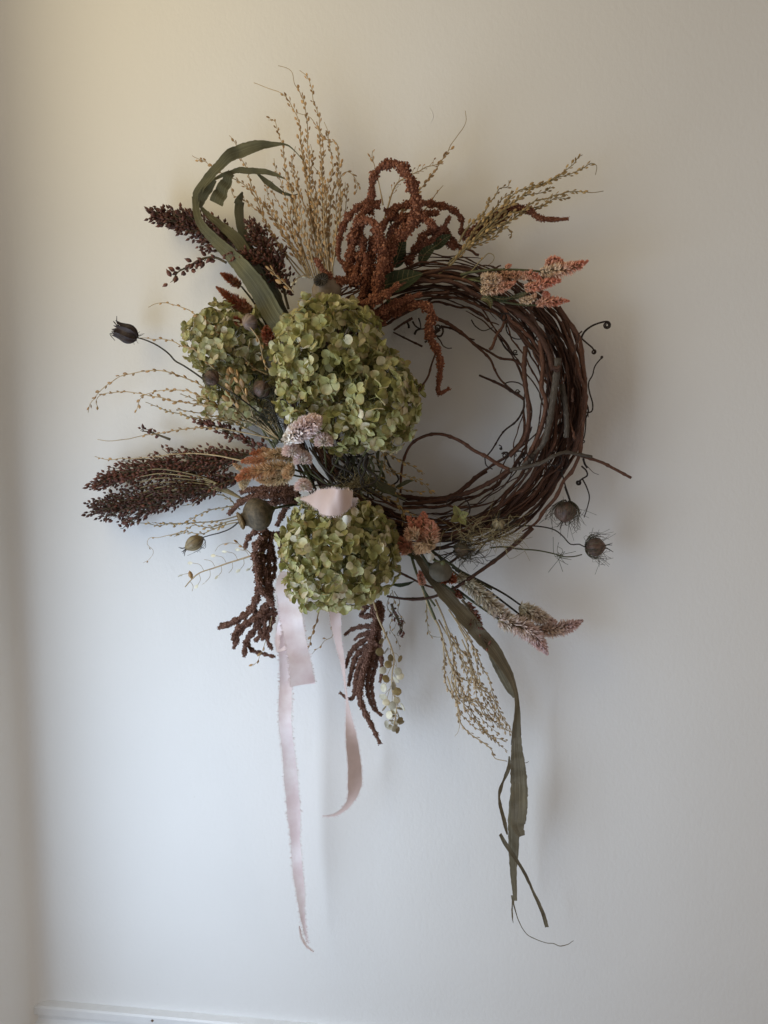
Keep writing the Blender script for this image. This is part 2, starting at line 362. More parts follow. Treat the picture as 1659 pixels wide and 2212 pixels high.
# chips in the paint along the trim, and a few raised paint drips / scuffs on the wall
def fleck(z, x, y, d, r, m, name, flat=.4):
    p = P(*zc(z, (x, y)), d); mb = MB(); k = 7
    a = np.linspace(0, 6.283, k, endpoint=False); rr = r*(1+.35*rng.normal(size=k))
    v = np.vstack([p + np.stack([np.cos(a)*rr, 0*a, np.sin(a)*rr], -1), p + np.array([[0, -r*flat, 0]])])
    mb.add(v, [(i, (i+1) % k, k) for i in range(k)]); return mb
M_chip = simple('chipped_paint_brown', (.10, .06, .035), (.20, .13, .08), .8, 300, .3)
def on_trim(px):      # a spot on the front lip of the trim below grid column px
    q = P(px, 2190.0, .013); return np.array([q[0], -.0131, zl-.0065])
for i, px in enumerate((328, 481, 603)):
    q = on_trim(px); mb = MB(); k = 8; a = np.linspace(0, 6.283, k, endpoint=False); r = .0022*(1+.3*rng.normal(size=k))
    mb.add(np.vstack([q+np.stack([np.cos(a)*r, 0*a, np.sin(a)*r*.7], -1), q-np.array([[0, .0012, 0]])]), [(j, (j+1) % k, k) for j in range(k)])
    o = part('paint_chip', mb, M_chip, None)
    tag(o, ['small brown chip on the white skirting, nearest the room corner', 'middle brown chip on the lip of the white skirting', 'small brown chip on the white skirting, farthest from the corner'][i], 'paint chip', 'chips along the skirting')
drip = MB(); pp = curve(0, [(928, 232), (932, 240), (935, 252), (930, 266)], [.0002]*2, 12)
drip.tube(pp, .0008*np.sin(np.linspace(.25, 2.9, 12)), 8); drip.v[-1][:, 1] = drip.v[-1][:, 1]*.35-.0001; tag(part('paint_drip', drip, M_wall, None), 'raised white paint drip on wall above the rust amaranth', 'paint drip')
# ------------------------------------------------------------------ vine wreath
RC = P(930.0, 878.0, 0.036); SR = S(0.036)
wreath = thing('vine_wreath', 'round wreath of twisted dark brown grapevine hung on white wall', 'wreath', tuple(RC))
def vine(mb, a0, a1, rho, dep, rad, wob=.006, turns=0.0, seed=0):
    r = np.random.default_rng(seed); n = int(abs(a1-a0)*26)+8; a = np.linspace(a0, a1, n); L = abs(a1-a0)
    ph = r.uniform(0, 6.28); tw = turns*(a-a0)
    rr = rho + smooth_noise(n, wob, L*1.6+1, seed*3+1) + .007*np.cos(ph+tw) + smooth_noise(n, .0012, L*9+1, seed*3+7)
    dd = dep + smooth_noise(n, wob*.8, L*1.6+1, seed*3+2) + .007*np.sin(ph+tw) + smooth_noise(n, .0012, L*9+1, seed*3+8)
    dd = np.clip(dd, rad+.001, .085)
    p = np.stack([RC[0]+rr*np.cos(a), -dd, RC[2]+rr*np.sin(a)*.985], -1)
    R = rad*(1+.10*np.sin(np.linspace(0, L*2, n)+ph))*np.clip(np.minimum(np.arange(n), np.arange(n)[::-1])/10+.45, 0, 1)
    nd = r.integers(5, 9)
    for i in range(nd, n-2, nd+r.integers(0, 3)): R[i] *= 1.32; p[i] += r.normal(size=3)*rad*.25*np.array([1, .5, 1])
    mb.tube(p, R, 7, k=r.random(), ns=.04); return p
vr = np.random.default_rng(5)
NV = 60
for i in range(NV):
    u = math.sqrt(vr.random()); th = vr.uniform(0, 6.28)
    rho = .1415 + .0265*u*math.cos(th); dep = .038 + .027*u*math.sin(th)
    rad = float(np.clip(vr.lognormal(math.log(.00104), .40), .0007, .0019))
    a0 = vr.uniform(0, 6.28); span = vr.uniform(2.6, 6.2)
    mb = MB(); vine(mb, a0, a0+span, rho, dep, rad, vr.uniform(.004, .009), vr.uniform(-1.6, 1.6), 100+i)
    part('vine', mb, M_vine, wreath)
for i in range(14):   # loose outer strands on the right
    mb = MB(); vine(mb, vr.uniform(-1.3, -.6), vr.uniform(.5, 1.2),   .166+.007*vr.random(), .025+.03*vr.random(), .0013+.0007*vr.random(), .004, .6, 300+i)
    part('vine', mb, M_vine, wreath)
def dv(z, pts, d, r0, r1, m=None, name='vine', n=None, knots=True, sides=7):
    n = n or max(14, len(pts)*6); p = curve(z, pts, d, n); R = np.linspace(r0, r1, n)
    if knots:
        for i in range(6, n-2, 7): R[i] *= 1.3
    mb = MB(); mb.tube(p, R, sides, ns=.05); return part(name, mb, m or M_vine, wreath)
# old grey-barked canes
dv(5, [(1105, 715), (1095, 830), (1078, 950), (1060, 1070), (1035, 1190), (1010, 1260), (955, 1330), (880, 1400)], [.078, .080, .07], .0040, .0024, M_bark, 'old_cane', 40)
dv(5, [(1128, 880), (1150, 1000), (1160, 1110), (1160, 1220)], [.07, .072], .0032, .0026, M_bark, 'old_cane', 24)
dv(5, [(900, 640), (890, 760), (900, 900), (920, 1020), (915, 1150), (880, 1250), (800, 1340)], [.070, .074, .066], .0027, .0022, None, 'vine', 40)
dv(5, [(770, 380), (900, 470), (1000, 590), (1050, 700), (1075, 790)], [.070, .078], .0031, .0028, None, 'vine', 30)
dv(5, [(990, 600), (1010, 760), (1000, 900), (1030, 1000), (1000, 1150), (950, 1270), (890, 1390)], [.072, .078, .07], .0026, .0023, None, 'vine', 40)
dv(5, [(1110, 390), (1170, 480), (1240, 590), (1262, 740), (1275, 900), (1260, 1060), (1240, 1190), (1205, 1310)], [.05, .06, .05], .0024, .0026, None, 'vine', 40)
dv(5, [(1075, 770), (1100, 778), (1118, 765)], [.086, .088], .0018, .0018, None, 'binding_twist')
dv(5, [(1078, 785), (1100, 795), (1115, 782)], [.086, .088], .0018, .0018, None, 'binding_twist')
# long front runners that leave the ring
dv(5, [(105, 1570), (110, 1440), (130, 1345), (165, 1270), (215, 1228), (290, 1200), (360, 1197), (430, 1217), (500, 1250), (570, 1300), (650, 1340), (720, 1385), (800, 1425)], [.03, .06, .07], .0014, .0022, None, 'vine', 60)
dv(5, [(800, 1425), (900, 1405), (1000, 1380), (1080, 1335), (1150, 1312), (1220, 1322), (1320, 1340)], [.082, .086, .06], .0022, .0017, M_bark, 'vine', 40)
dv(5, [(1215, 1325), (1290, 1345), (1380, 1375), (1460, 1415), (1570, 1475)], [.06, .05], .0018, .0016, None, 'vine', 24)
dv(5, [(605, 823), (680, 855), (755, 890), (830, 935), (890, 975)], [.03, .05], .0012, .0020, None, 'twig', 20)
dv(5, [(315, 455), (400, 490), (490, 550), (580, 630), (670, 715), (705, 790), (740, 850), (800, 905), (840, 935), (865, 925)], [.05, .03, .03], .0022, .0008, None, 'twig', 50)
dv(5, [(580, 625), (670, 675), (740, 715), (830, 728), (890, 775)], [.03, .045], .0012, .0016, None, 'twig', 26)
dv(5, [(360, 510), (440, 530), (520, 580), (575, 598)], [.04, .03], .0014, .0008, None, 'twig')
dv(5, [(60, 550), (150, 595), (243, 640)], [.05, .06], .0009, .0012, None, 'twig')
dv(5, [(325, 690), (300, 760), (280, 830), (230, 905), (160, 985), (90, 1070)], [.055, .13], .0010, .0016, None, 'twig', 26)
dv(5, [(890, 985), (885, 1040), (840, 1115), (770, 1170), (735, 1215), (690, 1290), (650, 1340)], [.05, .06], .0012, .0008, M_tendril, 'tendril', 36)
dv(5, [(770, 430), (755, 510), (715, 570), (690, 640), (670, 660)], [.06, .055], .0015, .0018, None, 'twig')
dv('H', [(560, 690), (700, 590), (800, 530), (900, 470)], [.05, .05], .0012, .0016, None, 'twig')
dv(7, [(1370, 870), (1450, 880), (1560, 880), (1659, 872)], [.05, .05], .0011, .0013, None, 'vine')
dv(8, [(110, 720), (200, 735), (300, 740), (400, 720), (520, 670), (640, 590), (780, 490), (900, 390), (985, 310)], [.06, .07, .06], .0014, .0026, None, 'vine', 40)
dv(8, [(150, 560), (250, 610), (330, 650), (450, 690)], [.05, .06], .0014, .0012, None, 'twig')
dv(8, [(170, 420), (300, 500), (440, 540), (560, 470), (640, 440)], [.05, .05], .0018, .0016, None, 'vine', 24)
dv(5, [(120, 1640), (300, 1625), (500, 1580), (680, 1500), (800, 1420)], [.05, .07], .0022, .0026, None, 'vine', 36)
dv(5, [(60, 1580), (180, 1600), (310, 1608), (430, 1590), (520, 1530), (590, 1470), (650, 1430)], [.03, .04, .03], .0026, .0026, None, 'vine', 36)
# tendrils with curled tips
def curlpts(c, r, turns, a0, n=16, sgn=1):
    a = a0 + sgn*np.linspace(0, turns*6.283, n); rr = r*np.linspace(1, .25, n); return [(c[0]+rr[i]*math.cos(a[i]), c[1]+rr[i]*math.sin(a[i])) for i in range(n)]
def tend(z, pts, d, r0=.0009, r1=.0006, curl=None):
    if curl: pts = list(pts) + curlpts(*curl)
    dv(z, pts, d, r0, r1, M_tendril, 'tendril', len(pts)*5, False, 5)
tend(5, [(1250, 590), (1275, 545), (1320, 510), (1370, 490)], [.04, .03], .0012, .0008, ((1415, 505), 25, 2.0, -2.0))
tend(5, [(1250, 585), (1290, 620), (1320, 645)], [.04, .04], .0010, .0008, ((1332, 675), 15, 1.6, -1.6))
tend(5, [(1283, 1062), (1320, 1050), (1325, 1000), (1305, 930), (1300, 870), (1325, 820), (1340, 765), (1375, 720)], [.05, .02], .0009, .0007, ((1385, 708), 8, 1.3, 1.6))
tend(5, [(1280, 1030), (1282, 1120), (1275, 1200), (1258, 1250)], [.05, .04], .0008, .0006, ((1265, 1245), 14, 1.5, 1.6))
tend(5, [(1255, 1400), (1285, 1430), (1290, 1460), (1260, 1480), (1240, 1495)], [.05, .03], .0010, .0008, ((1235, 1505), 16, 2.0, -1.0))
tend(5, [(1260, 1480), (1290, 1540), (1305, 1600), (1290, 1670), (1272, 1725)], [.04, .02], .0009, .0006)
tend(5, [(1265, 1350), (1275, 1385), (1292, 1412)], [.05, .05], .0013, .0011)
tend(5, [(1290, 1400), (1330, 1440), (1365, 1455)], [.03, .02], .0004, .0003)
tend(5, [(1150, 1530), (1170, 1590), (1190, 1640)], [.05, .04], .0011, .0010)
tend(5, [(800, 1330), (780, 1312), (760, 1318)], [.06, .06], .0009, .0007, ((768, 1332), 22, 1.6, 3.6))
tend(5, [(730, 1265), (745, 1275), (748, 1290)], [.06, .06], .0007, .0006, ((742, 1288), 8, 1.5, 0))
tend(5, [(885, 890), (850, 870), (800, 865), (770, 880), (800, 920), (850, 940)], [.05, .04], .0008, .0006, ((850, 925), 16, 1.2, 1.0))
tend(5, [(555, 470), (580, 510), (630, 540), (690, 520)], [.05, .04], .0008, .0005)
tend(5, [(640, 1345), (650, 1395), (690, 1420)], [.06, .06], .0008, .0006)
tend(5, [(740, 590), (770, 650), (820, 690), (850, 690)], [.05, .05], .0009, .0006, ((835, 675), 16, 1.3, 1.2))
tend('H', [(1320, 790), (1400, 880), (1450, 970), (1530, 1015), (1605, 1012)], [.05, .03], .0009, .0005)
tend('H', [(900, 530), (960, 620), (1060, 670), (1130, 655)], [.05, .05], .0010, .0008)
tend('H', [(1010, 470), (1040, 560), (1050, 650)], [.05, .05], .0009, .0007)
tend('H', [(800, 540), (830, 600), (835, 655)], [.05, .05], .0011, .0014)
tend('H', [(1040, 670), (980, 690), (940, 760)], [.05, .04], .0010, .0016)
tend('H', [(1270, 740), (1350, 690), (1430, 640), (1450, 720), (1400, 800), (1300, 770)], [.05, .05], .0013, .0009, ((1360, 640), 60, 1.4, 1.0))
tend('H', [(1120, 910), (1160, 885)], [.06, .06], .0012, .0012)
for i in range(22):   # small curled tendrils caught in the ring
    a = vr.uniform(-1.35, 1.25); rho = vr.uniform(.118, .170); c = (RC[0]+rho*math.cos(a), RC[2]+rho*math.sin(a)); d0 = vr.uniform(.03, .082)
    r0 = vr.uniform(.004, .012); tn = vr.uniform(.8, 2.2); t = np.linspace(0, 1, 26); ph = vr.uniform(0, 6.28)
    p = np.stack([c[0]+r0*(1-.55*t)*np.cos(ph+tn*6.28*t)+t*vr.uniform(-.018, .018), -(d0+t*vr.uniform(-.012, .012)), c[1]+r0*(1-.55*t)*np.sin(ph+tn*6.28*t)+t*vr.uniform(-.018, .018)], -1)
    mb = MB(); mb.tube(p, np.linspace(.0010, .0005, 26), 5); part('tendril', mb, M_tendril, wreath)
for i in range(22):   # short snapped side twigs crossing between canes
    a = vr.uniform(-1.5, 1.45); rho = vr.uniform(.125, .180); b = a+vr.uniform(-.25, .25); l = vr.uniform(.012, .035)
    p0 = np.array([RC[0]+rho*math.cos(a), -vr.uniform(.03, .075), RC[2]+rho*math.sin(a)])
    dr = nrm(np.array([math.cos(b+1.57*vr.choice([-1, 1])+vr.uniform(-.5, .5)), vr.uniform(-.2, .2), math.sin(b+1.57)]))
    p = p0 + dr*np.linspace(0, l, 8)[:, None] + rng.normal(size=(8, 3))*.0006; mb = MB(); mb.tube(p, np.linspace(.0016, .0009, 8), 6); part('twig', mb, M_vine, wreath)
# clear hook the wreath hangs from
hk = thing('wall_hook', 'clear plastic adhesive hook on wall under the wreath top beside the large hydrangea', 'hook', tuple(P(872.0, 744.0, 0.0)))
q0 = P(846.0, 640.0, 0.0); q1 = P(900.0, 744.0, 0.0); xa, xb, za, zb = q0[0], q1[0], q1[2], q0[2]
def rplate(mb, x0, x1, z0, z1, y0, y1, r=.009):
    a = np.linspace(0, 1.5708, 6); c = [(x1-r, z1-r, 0), (x0+r, z1-r, 1.5708), (x0+r, z0+r, 3.1416), (x1-r, z0+r, 4.7124)]
    o = np.array([(x+r*math.cos(b+t), z+r*math.sin(b+t)) for x, z, b in c for t in a]); n = len(o)
    v = np.vstack([np.c_[o[:, 0], np.full(n, y0), o[:, 1]], np.c_[o[:, 0]*1, np.full(n, y1), o[:, 1]]])
    mb.add(v, [tuple(range(n))[::-1], tuple(range(n, 2*n))]+[(i, (i+1) % n, n+(i+1) % n, n+i) for i in range(n)])
mb = MB(); rplate(mb, xa, xb, za, zb, -.0006, -.0036); part('hook_plate', mb, M_clear, hk, smooth=False)
xm = (xa+xb)/2; mb = MB(); pth = np.array([(xm, -.0036, za+.012), (xm, -.012, za+.010), (xm, -.016, za+.016), (xm, -.016, za+.026)])
mb.tube(spl(pth, 14), .0028, 8); part('hook_arm', mb, M_clear, hk)
# ------------------------------------------------------------------ hydrangea heads
def petal_grid(cup, bend, twist, wav, wid):
    V = .02+.98*(1-np.cos(np.pi*np.linspace(0, 1, 7)))/2; U = np.linspace(-1, 1, 5); v = []; t = []; uv = []
    for y in V:
        e = max(0.0, 1-((y-.54)/.46)**2); w = max(.045 if y < .5 else .0, wid*math.sqrt(e))
        for x in U:
            z = cup*(x*x)*w*1.6 + bend*y*y + twist*x*y*.5*w*2 + wav*math.sin(3*x+5*y)
            v.append((x*w, y, z)); t.append(min(1.0, y*.75+abs(x)*.25)); uv.append((x*.5+.5, y))
    f = [(i*5+j, i*5+j+1, (i+1)*5+j+1, (i+1)*5+j) for i in range(6) for j in range(4)]
    return np.array(v), f, np.array(t), np.array(uv)
PV = [petal_grid(*a) for a in ((.25, .10, .0, .02, .46), (.10, .22, .12, .03, .50), (-.12, .05, -.15, .03, .44), (.35, -.10, .08, .02, .48), (.18, -.18, -.10, .04, .52), (.45, .20, .05, .02, .42), (.05, .0, .2, .05, .47))]
PMS = {}
for pm_ in (M_petal, M_petal_p):
    PMS[pm_.name] = []
    for pv in PV:
        mb = MB(); mb.add(pv[0], pv[1], pv[2], 0.0, pv[3]); PMS[pm_.name].append(mb.mesh('petal', pm_))
mb = MB(); mb.lathe((0, 0, -.9), (0, 0, 1), [(.028, 0), (.022, .5), (.03, .85), (.085, .88), (.10, .94), (.04, 1.0)], 6)
FM = mb.mesh('floret', M_pedicel)
def fib(n):
    i = np.arange(n)+.5; ph = np.arccos(1-2*i/n); th = math.pi*(1+5**.5)*i
    return np.stack([np.cos(th)*np.sin(ph), np.sin(th)*np.sin(ph), np.cos(ph)], -1)
def hydrangea(label, lobes, root, plen=27, maxf=75, seed=1, pmat=M_petal):
    PM = PMS[pmat.name]
    r = np.random.default_rng(seed); c0 = P(*lobes[0][:2], lobes[0][2])
    th = thing('hydrangea_head', label, 'hydrangea', tuple(c0), 'green hydrangea heads')
    L = []
    for (u, v, d, ru, rv, rd, n) in lobes:
        c = P(u, v, d); s = S(d); R = np.array([ru*s, rd, rv*s]); L.append((c, R, n))
    front, back = [], []
    for li, (c, R, n) in enumerate(L):
        for shell, cnt in ((1.0, n), (.84, int(n*.40))):
            for q in fib(cnt):
                q = nrm(q + r.normal(size=3)*.10); p = c + q*R*shell*(1+.07*r.normal())
                if any(j != li and np.sum(((p-c2)/R2)**2) < .62 for j, (c2, R2, _) in enumerate(L)): continue
                if -p[1] < .006: continue
                nn = nrm(q/R + r.normal(size=3)*.38/np.mean(R)); vv = float(np.dot(nrm(q/R), nrm(CAM-p)))
                (front if shell == 1.0 and vv > -.15 else back).append((vv, p, nn))
    front.sort(key=lambda a: -a[0]); back += front[maxf:]; front = front[:maxf]
    for vv, p, nn in front:
        x, y = perp(nn); s = plen*S(.13)*r.uniform(.86, 1.15)
        fl = link('floret', FM, th, basis(x, y, nn, p-c0, s)); a0 = r.uniform(0, 6.28)
        tl = r.uniform(-.05, .75)
        for k in range(4):
            a = a0+k*1.5708+r.normal()*.16; e = tl+r.normal()*.22
            yd = np.array([math.cos(a)*math.cos(e), math.sin(a)*math.cos(e), math.sin(e)]); xd = np.array([-math.sin(a), math.cos(a), 0])*-1
            xd = nrm(xd+np.array([0, 0, 1])*r.normal()*.25); zd = nrm(np.cross(xd, yd)); xd = np.cross(yd, zd)
            link('petal', PM[r.integers(len(PM))], fl, basis(xd, yd, zd, yd*.04+np.array([0, 0, .01*k]), r.uniform(.82, 1.12)))
    mb = MB()
    for vv, p, nn in back:
        x, y = perp(nn); s = plen*S(.13)*r.uniform(.8, 1.05)
        for k in range(4):
            a = k*1.5708+r.normal()*.2; e = .3+r.normal()*.3; pv = PV[r.integers(len(PV))]
            yd = (x*math.cos(a)+y*math.sin(a))*math.cos(e)+nn*math.sin(e); zd = nrm(nn*math.cos(e)-(x*math.cos(a)+y*math.sin(a))*math.sin(e)); xd = np.cross(yd, zd)
            mb.add(p + (pv[0][:, :1]*xd + pv[0][:, 1:2]*yd + pv[0][:, 2:]*zd)*s, pv[1], pv[2], r.random(), pv[3])
    part('inner_florets', mb, pmat, th, 'stuff')
    mb = MB()
    for vv, p, nn in front[::2]+back[::4]:
        c = c0*.7+p*.3+np.array([0, .01, 0]); mb.tube(spl(np.array([c, (c+p)/2+r.normal(size=3)*.003, p-nn*.012]), 6), .0006, 4)
    part('flower_stalks', mb, M_pedicel, th, 'stuff')
    mb = MB(); mb.tube(spl(np.array([P(*root), c0*.5+P(*root)*.5+np.array([0, -.004, 0]), c0]), 14), .0028, 8); part('stem', mb, M_stem_g, th)
    return th
hydrangea('largest green hydrangea head at the middle, just left of the wreath opening',
          [(715, 765, .104, 110, 112, .068, 290), (818, 868, .100, 80, 96, .062, 190), (668, 850, .096, 60, 76, .05, 70), (742, 915, .094, 68, 60, .052, 70)], (720., 930., .03), 21.5, 78, 3)
hydrangea('pale hydrangea head set back at far left behind the seed pods',
          [(492, 738, .045, 86, 76, .045, 180), (515, 845, .040, 78, 66, .036, 110)], (640., 900., .03), 18.5, 78, 4, M_petal_p)
hydrangea('green hydrangea head at the bottom, under the folded ribbon loop',
          [(735, 1192, .098, 118, 112, .066, 380), (690, 1262, .090, 64, 50, .045, 48), (690, 1120, .092, 62, 42, .045, 36)], (720., 1060., .035), 21, 78, 5)

# ------------------------------------------------------------------ sorghum
def seed_mesh(name, m, prof, seg=6):
    mb = MB(); mb.lathe((0, 0, 0), (0, 1, 0), prof, seg); return mb.mesh(name, m)
SEED = [(.05, 0), (.24, .20), (.33, .46), (.24, .78), (.08, 1.02), (.01, 1.22)]
SM = {'dark': seed_mesh('seed', M_seed, SEED), 'red': seed_mesh('seed', M_seed_r, SEED)}
def put(nm, me, th, p, y, s, flat=1.0):
    y = nrm(y); x, z = perp(y); return link(nm, me, th, basis(x, y, z, np.asarray(p)-np.array(th.location), (s, s, s*flat)))
def sorghum(label, z, axis, d, hw, nb, per, col, seed, size=11, start=.12, dj=.020, reach=(.10, .26), extra=False):
    frac = 300/(nb*per)
    r = np.random.default_rng(seed); ax = curve(z, axis, d, 60); T = tangents(ax); base = ax[0]
    th = thing('sorghum_head', label, 'sorghum', tuple(base), 'dark sorghum heads')
    mb = MB(); mb.tube(ax[:54], np.linspace(.0017, .0007, 54), 6); part('stalk', mb, M_sstem, th)
    hw = np.interp(np.linspace(0, 1, 60), np.linspace(0, 1, len(hw)), hw)*zs(z)*S(.05)
    bm = MB(); xm = MB(); cnt = 0; V = nrm(CAM-base)
    for b in range(nb):
        s0 = start+(1-start)*.86*(b+r.random())/nb; i0 = int(s0*59); i1 = min(59, int((s0+r.uniform(*reach))*59)+1)
        side = nrm(np.cross(T[i1], V)); ang = r.uniform(0, 6.28); k = math.sqrt(r.random())
        tip = ax[i1] + side*hw[i1]*k*math.cos(ang) - np.array([0, 1, 0])*dj*k*math.sin(ang)*min(1, hw[i1]/.012)
        if -tip[1] < .004: tip[1] = -.004
        mid = (ax[i0]*.5+tip*.5) + r.normal(size=3)*.002
        br = spl(np.array([ax[i0], mid, tip]), 14); bm.tube(br, np.linspace(.0007, .0003, 14), 4)
        bt = tangents(br)
        for q in np.linspace(.30, 1, per):
            i = min(13, int(q*13)); o = nrm(r.normal(size=3)); s = size*S(.05)*r.uniform(.75, 1.15)
            p = br[i] + o*s*.55
            if extra and r.random() > frac:
                xm.lathe(p, nrm(bt[i]+o*.7), [(a*s, h*s) for a, h in SEED], 6); continue
            put('seed', SM[col], th, p, nrm(bt[i]*1.0+o*.7), s*r.uniform(.85, 1.1)); cnt += 1
    part('branchlets', bm, M_sstem, th, 'stuff')
    if xm.n: part('small_seeds', xm, M_seed if col == 'dark' else M_seed_r, th, 'stuff')
    return th
sorghum('dark sorghum head pointing left at upper left, behind the bent blade leaf', 1, [(860, 1600), (720, 1450), (560, 1360), (390, 1300), (240, 1255), (105, 1232)], [.035, .03, .03], [40, 120, 165, 130, 95, 35], 170, 6, 'dark', 21, 9.6, .15, .02, (.08, .2), True)
sorghum('reddish sorghum head rising beside the blade leaf at upper left', 1, [(1160, 1960), (1110, 1780), (1030, 1600), (940, 1440), (870, 1300)], [.05, .06, .05], [30, 90, 150, 130, 60], 120, 6, 'red', 22, 9, .15, .02, (.08, .22), True)
sorghum('reddish sorghum sprig crossing in front of the bent blade leaf', 1, [(1010, 1640), (900, 1560), (800, 1535), (690, 1555)], [.065, .075, .075], [50, 60, 45, 18], 22, 5, 'red', 23, 9, .1, .012)
sorghum('single drooping sorghum sprig with spaced dark seeds at far upper left', 1, [(680, 1600), (590, 1560), (480, 1575), (390, 1630), (310, 1670), (270, 1730), (240, 1780)], [.03, .03], [10, 30, 25, 22, 20, 20, 14], 15, 2, 'dark', 24, 14, .12, .006, (.03, .08))
sorghum('upper of two big dark sorghum heads fanning out to far left', 6, [(1130, 310), (980, 345), (820, 375), (640, 395), (450, 420), (270, 460), (90, 520)], [.045, .04, .03], [25, 60, 110, 130, 120, 95, 30], 260, 6, 'dark', 25, 8.8, .08, .022, (.07, .18), True)
sorghum('lower of two big dark sorghum heads fanning out to far left', 6, [(1080, 460), (940, 480), (790, 520), (600, 560), (420, 600), (250, 640), (70, 660)], [.055, .05, .035], [20, 50, 90, 110, 120, 115, 50], 270, 6, 'dark', 26, 8.8, .08, .022, (.07, .18), True)
sorghum('thin sorghum sprig above the big dark sorghum heads at left', 6, [(1180, 310), (1080, 270), (960, 225), (860, 170), (700, 118)], [.045, .04], [10, 28, 30, 26, 12], 20, 5, 'dark', 27, 11, .05, .008, (.04, .12))
sorghum('tiny sorghum sprig with few seeds above the big dark heads', 6, [(560, 240), (480, 210), (430, 195), (370, 188)], [.03, .03], [8, 14, 16, 12], 5, 2, 'dark', 28, 12, .2, .005, (.05, .15))
sorghum('short dark sorghum sprig hanging left of the olive poppy capsule', 6, [(560, 640), (450, 660), (330, 720), (270, 780)], [.03, .03], [12, 40, 40, 24], 14, 3, 'dark', 29, 11, .1, .008)
sorghum('few red sorghum seeds hanging right of the bottom hydrangea', 7, [(1380, 920), (1410, 1000), (1440, 1070), (1450, 1150)], [.05, .045], [10, 26, 30, 20], 9, 2, 'red', 30, 9, .1, .006)
sorghum('small red sorghum sprig on the long hanging blade leaf', 8, [(560, 740), (610, 810), (660, 920), (700, 1010), (705, 1060)], [.075, .08], [8, 24, 22, 22, 14], 16, 2, 'red', 31, 8.5, .1, .005, (.04, .1))

# ------------------------------------------------------------------ cress and pennycress stems
PODP = [(.03, 0), (.20, .18), (.295, .46), (.22, .78), (.03, 1.0)]
DISC = [(.03, 0), (.36, .16), (.52, .48), (.44, .80), (.10, 1.0)]
PODM = {k: seed_mesh('pod', m, PODP, 8) for k, m in (('tan', M_pod), ('olive', M_pod_g), ('pale', M_pod_p), ('straw', M_pod_s))}
DISCM = {k: seed_mesh('pod', m, DISC, 12) for k, m in (('tan', M_pod_t2), ('pale', M_pod_p))}
CRESS_N = [0]
def cress(label, z, pts, d, pods=(.12, .9), gap=8.5, size=11, col='tan', rad=.0009, stem=None, group='dried cress stems', jit=1.0, cat='cress', name='cress_stem', pad=0.5, hang=None):
    """stem drawn from its root to its tip; pods sit alternately on short stalks"""
    CRESS_N[0] += 1; r = np.random.default_rng(1000+CRESS_N[0])
    uv = zc(z, pts); Lpx = float(np.sum(np.linalg.norm(np.diff(uv, axis=0), axis=1))); n = max(24, int(Lpx/6))
    p = curve(z, pts, d, n); T = tangents(p); p = p + np.stack([smooth_noise(n, .0007, Lpx/26+2) for _ in range(3)], -1)*np.linspace(0, 1, n)[:, None]
    th = thing(name, label, cat, tuple(p[0]), group); sm = MB(); sm.tube(p, np.linspace(rad, rad*.35, n), 5)
    k = int((pods[1]-pods[0])*Lpx/gap); V = nrm(CAM-p[0]); sd = 1; made = []
    for j in range(k):
        q = pods[0]+(pods[1]-pods[0])*(j+r.uniform(.1, .9))/max(1, k); i = min(n-2, int(q*(n-1))); sd = -sd
        X = nrm(np.cross(T[i], V)); s = size*S(.05)*r.uniform(.7, 1.12)*(1.0-.25*q)
        o = nrm(X*sd*r.uniform(.2, 1.0)*jit + np.cross(X, T[i])*r.normal()*.5*jit + T[i]*r.uniform(.5, 1.3))
        st = p[i]+o*s*r.uniform(.25, .8)*pad*1.4
        if -st[1] < .004: st[1] = -.004
        sm.tube(np.array([p[i], (p[i]+st)/2+T[i]*s*.05, st]), .00028, 4); made.append((st, nrm(o*.6+T[i]*.9), s))
    part('stem', sm, stem or (M_cress if col != 'olive' else M_cress_g), th)
    for st, o, s in made: put('pod', PODM[col], th, st, o, s, .5)
    return th
B1 = (1390, 1720)
